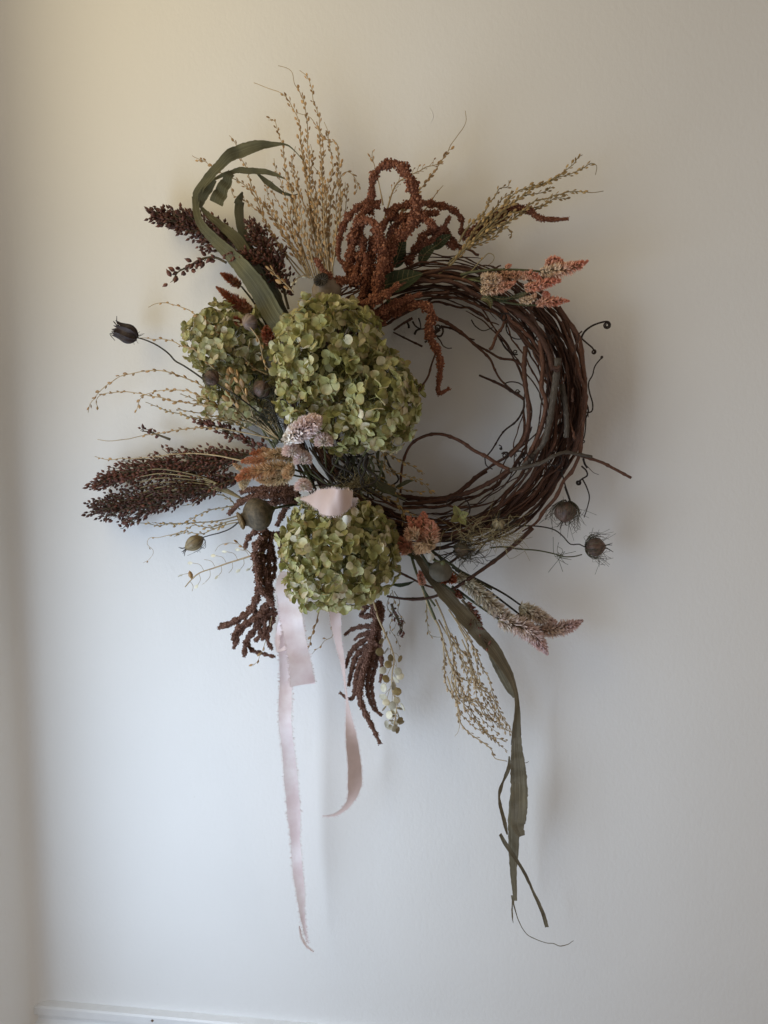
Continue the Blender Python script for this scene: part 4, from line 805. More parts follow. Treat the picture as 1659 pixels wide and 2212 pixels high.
for pts, d, w in (
    ([(480, 380), (400, 400), (345, 455), (325, 530)], [.06, .055], 40),
    ([(480, 380), (465, 480), (440, 580), (430, 700), (425, 800), (405, 900), (370, 970), (290, 1020), (215, 1060), (135, 1095)], [.055, .06, .05], 52),
    ([(520, 400), (500, 560), (500, 700), (505, 800), (510, 900), (450, 970), (360, 1050), (285, 1130), (245, 1240)], [.05, .055, .05], 52),
    ([(450, 430), (400, 530), (410, 650), (430, 770), (470, 850), (515, 900)], [.065, .07, .06], 56),
    ([(540, 950), (450, 1030), (385, 1120), (335, 1200), (320, 1300)], [.05, .05], 48), ([(530, 980), (430, 1080), (350, 1160), (350, 1220), (390, 1260), (460, 1280), (545, 1302)], [.045, .04], 34),
    ([(545, 980), (505, 1090), (485, 1170), (522, 1250)], [.045, .05], 40), ([(560, 400), (585, 500), (592, 620)], [.05, .05], 34),
    ([(440, 560), (460, 650), (480, 760), (490, 860), (530, 940)], [.06, .06], 50), ([(420, 850), (380, 930), (320, 1000), (240, 1060), (150, 1070)], [.055, .05], 46),
    ([(500, 900), (430, 1000), (330, 1060), (270, 1100), (235, 1180)], [.06, .055], 44), ([(480, 480), (530, 560), (540, 660), (530, 740)], [.045, .045], 40), ([(400, 960), (420, 1060), (440, 1130), (400, 1190)], [.05, .05], 42), ([(460, 1020), (470, 1100), (450, 1180)], [.05, .05], 40)):
    tassel(al, 7, pts, d, w*.95, M_amar_dk, .26, .75)
ar = thing('amaranth_spray', 'dark brown amaranth tassels hanging right of the bottom hydrangea', 'amaranth', tuple(P(*zc(7, (1260, 930)), .05)), 'amaranth sprays')
for pts, d, w in (
    ([(1280, 1050), (1240, 1080), (1180, 1082), (1100, 1102), (1042, 1145)], [.05, .045], 34), ([(1270, 1100), (1210, 1130), (1150, 1150), (1115, 1180)], [.05, .05], 36), ([(1270, 1130), (1190, 1180), (1110, 1240), (1070, 1310), (1052, 1380)], [.05, .05], 38),
    ([(1275, 1170), (1200, 1230), (1130, 1290), (1095, 1400), (1072, 1510)], [.05, .05], 40), ([(1280, 1200), (1200, 1270), (1150, 1350), (1125, 1460), (1110, 1580), (1075, 1605), (1008, 1558)], [.055, .05], 36),
    ([(1260, 1060), (1240, 1180), (1200, 1330), (1165, 1450), (1152, 1590), (1195, 1710), (1255, 1830), (1298, 1925)], [.055, .055, .05], 50), ([(1280, 1180), (1240, 1340), (1212, 1450), (1212, 1560), (1250, 1670), (1312, 1722)], [.05, .045], 36),
    ([(1290, 1200), (1270, 1350), (1240, 1470), (1245, 1580), (1275, 1690)], [.045, .045], 34), ([(1290, 900), (1300, 1050), (1290, 1150), (1305, 1280), (1312, 1400), (1298, 1485)], [.05, .05], 36),
    ([(1200, 930), (1180, 970), (1160, 1000)], [.05, .05], 40), ([(1250, 920), (1270, 1000), (1250, 1090)], [.055, .055], 60), ([(1290, 920), (1310, 1000), (1280, 1090)], [.05, .05], 50), ([(1240, 1000), (1180, 1010), (1150, 1000)], [.055, .055], 40),
    ([(1260, 1240), (1210, 1330), (1180, 1440), (1170, 1530)], [.04, .04], 38), ([(1250, 1160), (1230, 1260), (1170, 1330), (1140, 1400), (1120, 1500)], [.04, .04], 40)):
    tassel(ar, 7, pts, d, w, M_amar_dk, .16, .6)
ac = thing('amaranth_spray', 'reddish brown amaranth tuft behind the olive poppy capsule', 'amaranth', tuple(P(*zc(6, (1300, 560)), .05)), 'amaranth sprays')
for pts, d, w in (([(1330, 560), (1200, 580), (1080, 580), (980, 620), (910, 690)], [.06, .06], 44), ([(1310, 540), (1180, 540), (1060, 540), (980, 560)], [.055, .055], 46), ([(1340, 590), (1250, 600), (1200, 620), (1100, 620)], [.05, .05], 46), ([(1260, 520), (1150, 520), (1040, 590), (960, 610)], [.05, .05], 36), ([(1320, 600), (1260, 640), (1230, 700), (1200, 760)], [.05, .05], 40)):
    tassel(ac, 6, pts, d, w, M_amar_dk, .12, .6)

# ------------------------------------------------------------------ celosia
def bracts(mb, base, dirn, ln, wd, k, kt=0.0):
    """many small pointed scales at once"""
    m = len(base); y = nrm(dirn); rnd = rng.normal(size=(m, 3)); x = nrm(np.cross(y, rnd)); z = np.cross(x, y); ln = ln[:, None]; wd = wd[:, None]
    v = np.stack([base-x*wd*.25, base+x*wd*.25, base+y*ln*.5-x*wd*.5+z*wd*.2, base+y*ln*.5+x*wd*.5+z*wd*.2, base+y*ln-z*wd*.1], 1)
    f0 = np.array([[0, 1, 3], [0, 3, 2], [2, 3, 4]]); f = (f0[None]+5*np.arange(m)[:, None, None]).reshape(-1, 3)
    mb.add(v.reshape(-1, 3), f.tolist(), np.tile([0, 0, .55, .55, 1.0], m), np.repeat(k, 5))
def plume(th, z, pts, d, thick, m, n=420, ln=15, wd=3.2, fwd=.55, prof=(.75, 1, 1, .9, .6, .15), krange=(0, 1), regular=False, name='plume'):
    a = 60; p = curve(z, pts, d, a); T, N, B = frames(p); sc = zs(z)*S(.08); R = thick*.5*sc*np.interp(np.linspace(0, 1, a), np.linspace(0, 1, len(prof)), prof)
    core = MB(); core.tube(p, np.maximum(R*.30, .0004), 7); co = part(name, core, M_core, th)
    t = np.linspace(0, .995, n) if regular else np.sort(rng.uniform(0, 1, n)); i = np.minimum(a-1, (t*a).astype(int)); g = np.arange(n)*2.39996 + (0 if regular else rng.normal(size=n)*.6)
    rad = np.cos(g)[:, None]*N[i]+np.sin(g)[:, None]*B[i]; base = p[i]+rad*(R[i]*.28)[:, None]
    f = fwd*(1+.0*t)+.9*np.clip((t-.8)/.2, 0, 1)
    dr = nrm(rad*1.0 + T[i]*f[:, None] + rng.normal(size=(n, 3))*(.06 if regular else .22))
    l = np.minimum(R[i]*.95+.0006, ln*1.6*S(.08))*rng.uniform(.8, 1.15, n); mb = MB()
    bracts(mb, base, dr, l, wd*S(.08)*rng.uniform(.7, 1.2, n), krange[0]+(krange[1]-krange[0])*t)
    b = part('bracts', mb, m, th, 'stuff', False, co)
def celosia(label, z, stem, sd, plumes, m, group='celosia stems', **kw):
    p = curve(z, stem, sd, 18); th = thing('celosia_stem', label, 'celosia', tuple(p[0]), group); mb = MB(); mb.tube(p, np.linspace(.0016, .0011, 18), 6); part('stem', mb, kw.pop('sm', M_stem_g), th)
    for a in plumes:
        o = dict(kw); o.update(a[3] if len(a) > 3 else {}); plume(th, z, a[0], a[1], a[2], m, **o)
    return th
# right of the ring top (zoom M)
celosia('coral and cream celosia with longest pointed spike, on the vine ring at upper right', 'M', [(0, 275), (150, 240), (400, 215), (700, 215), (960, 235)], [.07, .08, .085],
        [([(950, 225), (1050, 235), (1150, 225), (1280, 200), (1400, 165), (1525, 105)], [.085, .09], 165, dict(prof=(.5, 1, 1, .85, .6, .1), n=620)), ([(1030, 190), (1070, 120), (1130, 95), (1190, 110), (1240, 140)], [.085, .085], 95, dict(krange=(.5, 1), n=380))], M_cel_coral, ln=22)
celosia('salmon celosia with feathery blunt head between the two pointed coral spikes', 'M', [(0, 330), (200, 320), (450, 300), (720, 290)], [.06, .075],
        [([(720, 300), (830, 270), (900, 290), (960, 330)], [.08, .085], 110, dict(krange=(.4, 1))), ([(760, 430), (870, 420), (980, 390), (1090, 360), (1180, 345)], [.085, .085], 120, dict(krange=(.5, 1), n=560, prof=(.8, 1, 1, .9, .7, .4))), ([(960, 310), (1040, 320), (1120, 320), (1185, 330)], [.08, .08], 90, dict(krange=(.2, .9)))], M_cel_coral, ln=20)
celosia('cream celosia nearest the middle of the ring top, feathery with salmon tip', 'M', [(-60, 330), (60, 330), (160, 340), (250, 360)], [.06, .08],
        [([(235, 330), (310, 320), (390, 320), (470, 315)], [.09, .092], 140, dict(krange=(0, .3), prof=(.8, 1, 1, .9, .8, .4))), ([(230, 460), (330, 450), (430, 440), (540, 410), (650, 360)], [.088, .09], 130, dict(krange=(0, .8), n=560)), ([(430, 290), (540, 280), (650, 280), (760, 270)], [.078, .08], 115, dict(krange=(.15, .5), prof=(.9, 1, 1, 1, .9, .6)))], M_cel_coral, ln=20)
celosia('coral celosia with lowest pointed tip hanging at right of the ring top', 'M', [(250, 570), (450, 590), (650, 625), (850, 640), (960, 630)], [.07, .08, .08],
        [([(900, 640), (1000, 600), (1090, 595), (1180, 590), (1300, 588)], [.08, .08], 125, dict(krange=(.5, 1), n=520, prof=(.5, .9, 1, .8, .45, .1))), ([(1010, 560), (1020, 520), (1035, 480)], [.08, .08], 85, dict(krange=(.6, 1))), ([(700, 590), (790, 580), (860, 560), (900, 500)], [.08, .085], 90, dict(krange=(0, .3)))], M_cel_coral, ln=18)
mb = MB(); tb = thing('celosia_stem', 'tiny coral celosia bud on the stem above the ring', 'celosia', tuple(P(*zc('M', (540, 200)), .08)), 'celosia stems'); plume(tb, 'M', [(535, 195), (560, 175), (605, 155)], [.082, .082], 45, M_cel_coral, 120, krange=(.5, 1))
for lab, pts, w, tl in (('green curled leaf under the cream celosia on the ring', [(240, 570), (300, 560), (345, 600), (360, 680)], 80, .3), ('narrow green leaf below the salmon celosia', [(560, 560), (660, 540), (740, 510), (830, 475)], 60, .2), ('long dark green leaf under the coral celosia stems', [(330, 520), (450, 560), (560, 560), (650, 520)], 60, -.2)):
    lt = thing('flower_leaf', lab, 'leaf', tuple(P(*zc('M', pts[0]), .075)), 'loose celosia leaves'); leaf(lt, 'M', pts, [.078, .084], w, M_gleaf if 'long' in lab else M_stem_g, tl)
# pale pink, left centre (zoom K)
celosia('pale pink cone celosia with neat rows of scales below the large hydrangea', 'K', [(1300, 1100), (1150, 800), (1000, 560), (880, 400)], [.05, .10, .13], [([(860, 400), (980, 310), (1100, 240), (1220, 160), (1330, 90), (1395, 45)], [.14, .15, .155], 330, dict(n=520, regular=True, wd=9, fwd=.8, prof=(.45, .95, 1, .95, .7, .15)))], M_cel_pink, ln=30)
def tip_on(label, z, c, r, d, m, stem, n=620, kr=(0, 1)):
    p = P(*zc(z, c), d); v = nrm(CAM-p); s = r*zs(z)*S(d); q0 = P(*zc(z, stem), .04); th = thing('celosia_stem', label, 'celosia', tuple(q0), 'celosia stems')
    mb = MB(); mb.tube(spl(np.array([q0, (q0+p)/2-v*.012, p-v*.012]), 12), .0011, 6); part('stem', mb, M_stem_g, th)
    core = MB(); core.lathe(p-v*.014, v, [(s*.15, 0), (s*.3, .006), (s*.2, .011), (.0003, .013)], 8); co = part('plume', core, M_core, th)
    u = fib(n*2); u = u[u @ v > -.45][:n]; mb = MB(); bracts(mb, p-v*.006+u*s*.22, u+rng.normal(size=u.shape)*.12, s*.95*rng.uniform(.8, 1.1, len(u)), 4.4*S(.1)*rng.uniform(.7, 1.2, len(u)), kr[1]+(kr[0]-kr[1])*np.clip(u @ v, 0, 1)**2)
    part('bracts', mb, m, th, 'stuff', False, co)
tip_on('round pale pink celosia tip facing forward, right of the pink cone', 'K', (1445, 410), 140, .15, M_cel_pink, (1500, 900))
tip_on('round pale pink celosia tip directly under the pink cone', 'K', (965, 560), 140, .14, M_cel_pink, (1300, 1000))
tip_on('lower dusty pink round celosia tip beneath the pink cone', 'K', (1130, 680), 140, .13, M_cel_pink, (1350, 1000))
tip_on('small dusty pink celosia tip touching the folded ribbon loop', 'K', (1140, 1090), 130, .125, M_cel_pink, (1400, 1050))
pe = celosia('peach celosia with red streaks, largest plume left of the pink cone', 'K', [(1350, 950), (1200, 900), (1000, 820)], [.05, .08], [([(1010, 800), (880, 790), (720, 800), (560, 830), (400, 860), (250, 900), (160, 960)], [.09, .1, .1], 240, dict(n=900, fwd=.5, prof=(.6, 1, 1, .95, .9, .7, .4)))], M_cel_peach, ln=24)
celosia('peach celosia plume with ragged top just under the thin sorghum sprig', 'K', [(1330, 900), (1200, 800), (1000, 680)], [.05, .07], [([(1000, 660), (860, 600), (740, 590), (600, 640), (450, 680), (330, 690), (225, 700)], [.085, .095, .09], 200, dict(n=800, prof=(.6, 1, 1, .8, .7, .6, .3))), ([(640, 560), (560, 540), (450, 570), (340, 585)], [.085, .08], 110, dict(n=320, krange=(.5, 1)))], M_cel_peach, ln=22)
celosia('cream lower peach celosia plume above the reddish amaranth tuft', 'K', [(1330, 980), (1200, 950), (950, 900)], [.05, .075], [([(950, 880), (830, 950), (700, 975), (560, 985), (440, 975)], [.09, .1], 190, dict(n=640, krange=(0, .45))), ([(330, 940), (260, 990), (230, 1060), (240, 1120)], [.095, .095], 150, dict(n=380, krange=(0, .2))), ([(240, 870), (180, 800), (130, 760), (85, 735)], [.09, .09], 80, dict(n=200, krange=(.1, .5)))], M_cel_peach, ln=24)
celosia('brownish celosia tip between peach plumes and dusty pink tip', 'K', [(1330, 950), (1150, 860)], [.05, .08], [([(1000, 830), (930, 850), (890, 900), (860, 940)], [.1, .1], 190, dict(n=420, krange=(.2, .7)))], M_cel_peach, ln=24)
# rust, upper left (zoom 3)
celosia('rust celosia spike in front of the pale hydrangea, pointing up left', 3, [(1500, 600), (1420, 480), (1340, 390)], [.05, .06], [([(1345, 390), (1270, 340), (1190, 290), (1130, 240), (1078, 200)], [.065, .06], 110, dict(n=700, prof=(.7, 1, .95, .75, .45, .1)))], M_cel_rust, ln=16)
celosia('short rust celosia spike beside the bent blade leaf', 3, [(1500, 560), (1380, 340), (1270, 195)], [.04, .04], [([(1265, 190), (1210, 155), (1160, 120), (1112, 95)], [.04, .04], 75, dict(n=380))], M_cel_rust, ln=14, sm=M_stem_dk)
celosia('red celosia spike squeezed against the left side of the large hydrangea', 3, [(1560, 760), (1530, 700), (1500, 640)], [.06, .10], [([(1510, 650), (1480, 600), (1465, 550), (1462, 500)], [.105, .11], 90, dict(n=420))], M_cel_rust, ln=16)
celosia('small rust celosia spike under the purple lantern pod', 3, [(1330, 520), (1280, 500), (1250, 480)], [.06, .08], [([(1265, 495), (1235, 455), (1215, 430)], [.08, .08], 60, dict(n=240))], M_cel_rust, ln=14)
# coral, bottom (zoom 8)
celosia('coral celosia cluster on the lower ring, right of the bottom hydrangea', 8, [(440, 560), (380, 480), (320, 420)], [.05, .08],
        [([(320, 430), (330, 360), (325, 300), (330, 220)], [.085, .09], 110, dict(n=420, krange=(.5, 1), prof=(.8, 1, 1, .8, .6, .2))), ([(360, 440), (370, 370), (375, 310), (380, 270)], [.09, .095], 110, dict(n=380, krange=(.1, .8))), ([(320, 400), (290, 320), (250, 260), (232, 245)], [.09, .09], 80, dict(n=300, krange=(.4, 1))), ([(290, 380), (260, 345), (230, 350), (220, 360)], [.1, .1], 85, dict(n=260, krange=(0, .5))), ([(330, 400), (320, 430), (325, 455)], [.1, .1], 110, dict(n=300, krange=(0, .2)))], M_cel_coral, ln=20)
celosia('small coral celosia tuft touching the right edge of the bottom hydrangea', 8, [(320, 470), (270, 440)], [.06, .08], [([(265, 450), (230, 420), (195, 395), (152, 372)], [.085, .085], 75, dict(n=320, krange=(.6, 1))), ([(245, 460), (215, 440), (190, 420)], [.085, .085], 70, dict(n=220, krange=(.3, 1)))], M_cel_coral, ln=16)
celosia('thin coral celosia bud on a straight olive stem under the grey poppy', 8, [(400, 860), (360, 760), (335, 690), (322, 640)], [.055, .06], [([(325, 655), (315, 610), (305, 570)], [.062, .065], 48, dict(n=240, krange=(.5, 1)))], M_cel_coral, ln=12)
# wheat celosia, lower right (zoom 8)
celosia('greenish cream celosia spike running from the grey poppy to lower right', 8, [(420, 480), (470, 540), (540, 600)], [.05, .06], [([(530, 600), (620, 665), (700, 735), (770, 800), (850, 850)], [.065, .065], 105, dict(n=760, krange=(0, .4), prof=(.6, .9, 1, 1, .9, .5)))], M_cel_wheat, ln=17, wd=4.5)
celosia('pinkish celosia spike pointing down, lowest of the right-hand group', 8, [(530, 680), (650, 770), (790, 865)], [.05, .065], [([(780, 865), (880, 890), (960, 930), (1020, 990), (1073, 1068)], [.07, .065], 120, dict(n=760, krange=(.4, 1), prof=(.7, 1, 1, .9, .65, .1)))], M_cel_wheat, ln=17, wd=4.5)
celosia('short beige celosia spike topmost of the right-hand group', 8, [(500, 545), (700, 645), (820, 710), (920, 780)], [.05, .055], [([(905, 785), (970, 815), (1040, 850), (1115, 878)], [.055, .05], 100, dict(n=560, krange=(.1, .7), prof=(.8, 1, .95, .7, .35)))], M_cel_wheat, ln=17, wd=4.5, sm=M_stem_dk)
celosia('pinkish celosia spike bending up to the right, farthest right', 8, [(520, 560), (720, 690), (880, 810), (1010, 910)], [.05, .05], [([(1000, 915), (1070, 925), (1140, 915), (1210, 900), (1282, 866)], [.05, .045], 100, dict(n=620, krange=(.5, 1), prof=(.7, 1, .95, .7, .1)))], M_cel_wheat, ln=17, wd=4.5, sm=M_stem_dk)
celosia('small dusky pink celosia spike hidden between the wheat-coloured ones', 8, [(600, 640), (750, 760), (880, 850)], [.045, .045], [([(870, 845), (910, 870), (960, 900), (1010, 930)], [.05, .05], 80, dict(n=380, krange=(.6, 1)))], M_cel_wheat, ln=15, wd=4.0, sm=M_stem_dk)
tip_on('dark red spiky celosia tip beside the grey poppy capsule', 8, (480, 625), 52, .085, M_cel_rust, (430, 520), 260)
celosia('dim reddish celosia sliver under the greenish cream spike', 8, [(500, 660), (580, 740)], [.05, .05], [([(590, 760), (630, 820), (680, 890)], [.05, .05], 55, dict(n=240, krange=(.2, .6))), ([(500, 680), (530, 710), (560, 730)], [.055, .055], 50, dict(n=180))], M_cel_rust, ln=13)

# ------------------------------------------------------------------ seed pods on wiry stems
def nigella(label, z, c, r, d, ax, stem, m=None, hairs=26, horns=5, hl=1.6, elong=1.2, group='round papery seed pods', rib=6, sd=None):
    rr = np.random.default_rng(int(c[0]*7+c[1])); p = P(*zc(z, c), d); s = r*zs(z)*S(d); A = nrm(np.array([ax[0], ax[2] if len(ax) > 2 else -.25, -ax[1]], float))
    st = curve(z, stem, sd or [.045, d, d], 30); th = thing('seed_pod', label, 'seed pod', tuple(st[0]), group)
    b0 = p-A*s*elong; st = np.vstack([st[:-2], (st[-3]+b0)/2, b0]); mb = MB(); mb.tube(st, np.linspace(.0010, .0007, len(st)), 6); part('stem', mb, M_stem_dk, th)
    h = np.linspace(0, 1, 11); prof = [(max(.02*s, s*math.sin(math.pi*min(.97, max(.02, x)))**.62), 2*s*elong*x) for x in h]
    mb = MB(); mb.lathe(b0, A, prof, 36, rib, .075); pod = part('capsule', mb, m or M_nig, th); Ax, bb = A, np.array([0, 0, 1.0]) if abs(A[2]) < .9 else np.array([1.0, 0, 0]); U0 = nrm(np.cross(A, bb)); V0 = np.cross(A, U0)
    for k in range(rib):
        an = (k+.5)*6.283/rib; e = U0*math.cos(an)+V0*math.sin(an); q = np.array([b0+A*hh+e*(r0*.925+.0001) for r0, hh in prof[1:-1]]); sb = MB(); sb.tube(q, .00042*np.sin(np.linspace(.5, 2.6, len(q))), 4); part('seam', sb, M_seam, th, None, True, pod)
    tip = b0+A*2*s*elong*.97; x, y = perp(A)
    for k in range(horns):
        a = k*6.283/horns; o = x*math.cos(a)+y*math.sin(a); q = spl(np.array([tip-A*s*.1+o*s*.12, tip+A*s*.35+o*s*.3, tip+A*s*.75+o*s*(.55+.3*rr.random())+rr.normal(size=3)*s*.12]), 9)
        mb = MB(); mb.tube(q, np.linspace(.0008, .0003, 9), 5); part('horn', mb, M_stem_dk, th)
    mb = MB()
    for k in range(hairs):
        a = rr.uniform(0, 6.28); o = x*math.cos(a)+y*math.sin(a); l = s*hl*rr.uniform(.6, 1.15)
        q = np.array([b0, b0+o*s*.75+A*s*.1, b0+o*s*(1.1+.35*rr.random())+A*l*.6, b0+o*s*(1.15+.5*rr.normal())+A*l*1.1+rr.normal(size=3)*s*.35]); q[:, 1] = np.minimum(q[:, 1], -.002); q = spl(q, 12); mb.tube(q, np.linspace(.00042, .00018, 12), 3)
        if rr.random() < .6: mb.tube(spl(np.array([q[6], q[8]+rr.normal(size=3)*s*.25, q[11]+rr.normal(size=3)*s*.5]), 6), .0002, 3)
    if hairs: part('bract_threads', mb, M_hair, th, 'stuff', True, pod)
    return th, p, A, s
# the open bell-shaped dark pod at far left
def bell():
    z = 3; st = curve(z, [(1000, 930), (920, 870), (830, 810), (760, 770), (720, 725), (680, 690), (620, 650), (570, 625), (520, 605), (465, 590)], [.06, .05, .04], 40); th = thing('seed_pod', 'dark bell-shaped open pod on a long wiry stem, farthest left', 'seed pod', tuple(st[0]), 'round papery seed pods')
    mb = MB(); mb.tube(st, np.linspace(.0011, .0009, 40), 6); part('stem', mb, M_stem_dk, th); a = st[-1]; b = P(*zc(z, (300, 520)), .045); A = nrm(b-a); L = np.linalg.norm(b-a); x, y = perp(A)
    mb = MB(); mb.lathe(a, A, [(.001, 0), (L*.20, L*.06), (L*.31, L*.25), (L*.33, L*.45), (L*.27, L*.72), (L*.17, L*.92), (L*.05, L*.98)], 24, 5, .10); part('capsule', mb, M_nig_d, th)
    for k in range(11):
        an = k*.571; o = x*math.cos(an)+y*math.sin(an); p = spl(np.array([a+o*L*.10, a+A*L*.32+o*L*.335, a+A*L*.72+o*L*.30, a+A*L*(1.0+.16*rng.random())+o*L*(.20+.14*abs(rng.normal()))]), 12); mb = MB()
        mb.strip(p, .0058*np.sin(np.linspace(.35, 3.1, 12))**.9+.0002, rng.uniform(-.5, .5), .2, 3); part('sepal', mb, M_nig_d, th)
    for k in range(5):
        o = x*math.cos(k*1.3)+y*math.sin(k*1.3); q = spl(np.array([a+A*L*.95+o*L*.2, a+A*L*1.1+o*L*.3+rng.normal(size=3)*.002, a+A*L*1.08+o*L*.45+rng.normal(size=3)*.003]), 8); mb = MB(); mb.tube(q, np.linspace(.0007, .0003, 8), 5); part('horn', mb, M_stem_dk, th)
    mb = MB()
    for k in range(10):
        o = nrm(rng.normal(size=3)); q = spl(np.array([a, a+o*.006+A*.002, a+o*.010+A*.008*rng.random()]), 7); mb.tube(q, .00025, 3)
    part('bract_threads', mb, M_hair, th, 'stuff')
bell()
nigella('dark purplish pod in the thread nest at the left edge of the pale hydrangea', 3, (1040, 902), 62, .095, (.6, .35), [(1500, 1250), (1380, 1150), (1220, 1030), (1100, 960), (980, 880)], M_nig, 30, 0, 1.7, 1.05)
nigella('darkest shadowy pod tucked at lower right of the pale hydrangea', 3, (1425, 985), 68, .08, (.3, -.4), [(1560, 1250), (1520, 1150), (1480, 1060)], M_nig, 34, 4, 1.6, 1.05)
nigella('pale purple ribbed lantern pod above the pale hydrangea', 3, (1335, 472), 66, .085, (-.4, .3, -.7), [(1540, 700), (1480, 600), (1400, 520)], simple('seed_pod_lantern', (.13, .085, .075), (.27, .20, .16), .45, 110, .3), 0, 0, 1, .95, rib=8)
nigella('papery tan pod on a thin stem at lower left', 6, (705, 862), 48, .05, (-.75, .5), [(1010, 700), (930, 770), (860, 800), (800, 815), (770, 825)], M_nig_t, 5, 5, 1.6, 1.35, sd=[.06, .05, .05])
nigella('wiry bracted pod just below the ring at right', 8, (1180, 215), 64, .055, (-.25, .9, -.5), [(1150, -60), (1175, 40), (1195, 100), (1215, 155)], M_nig, 46, 3, 1.9, 1.0, sd=[.05, .055])
nigella('dark wiry bracted pod farthest right below the ring', 8, (1362, 425), 57, .04, (1, -.15, -.4), [(820, 300), (960, 298), (1050, 305), (1120, 325), (1170, 365), (1210, 408), (1260, 408), (1300, 415)], M_nig, 44, 3, 1.9, 1.0, sd=[.06, .045, .04])
nigella('small tan and purple pod on the lower ring', 8, (780, 285), 36, .085, (0, -.7, -.7), [(640, 470), (700, 400), (770, 320)], M_nig_t, 20, 3, 2.0, 1.05, sd=[.06, .08])
nigella('green blotched pod in fine threads below the lower ring', 8, (560, 440), 46, .08, (.6, -.1, -.6), [(420, 520), (470, 480), (520, 450)], M_nig_g, 50, 3, 2.6, 1.1, sd=[.06, .08])
def threads(label, z, c, spread, n, d, ln, seedv, m=M_hair, root=None):
    r = np.random.default_rng(seedv); p0 = P(*zc(z, c), d); th = thing('feathery_foliage', label, 'foliage', tuple(p0)); mb = MB()
    for k in range(n):
        u = zc(z, (c[0]+r.normal()*spread[0], c[1]+r.normal()*spread[1])); p = P(u[0], u[1], d+r.normal()*.006); a = r.normal(size=3)*np.array([1, .4, .6]); a = nrm(a+np.array([.5, 0, .1])); l = ln*r.uniform(.5, 1.2)
        q = np.array([p, p+a*l*.5+r.normal(size=3)*l*.12, p+a*l+r.normal(size=3)*l*.25]); q[:, 1] = np.minimum(q[:, 1], -.003); mb.tube(spl(q, 8), np.linspace(.0004, .0002, 8), 3)
    part('threads', mb, m, th, 'stuff')
threads('fine green feathery foliage spread along the lower ring', 8, (680, 360), (90, 40), 150, .082, .022, 3, M_cress_g)
threads('fine dark thread foliage beneath the wreath beside the green blotched pod', 8, (600, 480), (60, 25), 40, .07, .02, 4)
threads('tangle of fine brown threads above the folded ribbon loop', 'R', (810, 470), (70, 50), 110, .075, .018, 6, M_cress_g)
threads('dark thread nest between pale hydrangea and big sorghum', 3, (1500, 1150), (70, 90), 120, .06, .024, 7)
wl = thing('wiry_stem', 'pale thin stem crossing under the ring to the farthest right pod', 'twig', tuple(P(*zc(8, (800, 425)), .06))); mb = MB(); mb.tube(curve(8, [(730, 430), (800, 424), (900, 437), (1010, 445), (1110, 465), (1170, 482), (1230, 482), (1280, 470)], [.06, .045], 36), np.linspace(.0010, .0007, 36), 5)  # bare wiry flower stem with a tuft of threads
for k in range(9):
    q = P(*zc(8, (1155+rng.normal()*14, 485+rng.normal()*6)), .047); mb.tube(spl(np.array([q, q+rng.normal(size=3)*.006, q+rng.normal(size=3)*.012*np.array([1, .4, 1])]), 7), .0003, 3)
part('stem', mb, M_stem_g, wl)

# ------------------------------------------------------------------ poppy capsules
def poppy(label, z, c, r, d, ax, m, stem, crown=True, sq=.92, crad=.52, cm=None):
    p = P(*zc(z, c), d); s = r*zs(z)*S(d); A = nrm(np.array([ax[0], ax[2], -ax[1]], float)); st = curve(z, stem, [.04, d], 16); th = thing('poppy_capsule', label, 'poppy capsule', tuple(st[0]), 'poppy capsules')
    h = np.linspace(0, 1, 14); prof = [(max(.10*s, s*math.sin(math.pi*min(.93, max(.03, x)))**.60), 2*s*sq*(x-.5)) for x in h]
    mb = MB(); mb.lathe(p, A, prof, 40, 12, .012); cp = part('capsule', mb, m, th)
    mb = MB(); st[-1] = p-A*s*sq; mb.tube(st, .0016, 7); mb.lathe(p-A*s*(sq+.02), A, [(.0018, -.003), (s*.2, -.001), (s*.26, .002), (s*.18, .004)], 14); part('stem', mb, M_stem_g, th)
    if crown:
        o = p+A*s*sq*.90; mb = MB(); mb.lathe(o, A, [(s*.22, -.001), (s*.20, s*.10), (s*crad*.8, s*.16), (s*crad, s*.26), (s*crad*1.02, s*.29), (s*crad*.7, s*.22), (s*.06, s*.19)], 48, 12, .07); cr = part('crown', mb, cm or M_crown, th)
        x, y = perp(A)
        for k in range(12):
            a = k*6.283/12; e = x*math.cos(a)+y*math.sin(a); rb = MB(); rb.tube(np.array([o+A*s*.21+e*s*.04, o+A*s*.25+e*s*crad*.6, o+A*s*.315+e*s*crad*.98]), [s*.03, s*.045, s*.03], 5); part('crown_ray', rb, cm or M_crown, th, None, True, cr)
poppy('large olive poppy capsule lying on its side at lower left', 6, (1085, 690), 106, .095, (-1, .38, -.62), M_poppy, [(1340, 630), (1250, 640), (1200, 650)])
poppy('brown poppy capsule with dark open crown above the large hydrangea', 2, (105, 1020), 82, .085, (-.15, -.42, -.85), M_poppy_b, [(140, 1160), (125, 1100), (115, 1060)], True, .95, .50, M_stem_dk)
poppy('smooth grey poppy capsule on the lower ring above the hanging blade leaf', 8, (432, 570), 72, .095, (-.2, .75, .5), M_poppy_g, [(330, 420), (360, 470), (400, 510)], False)

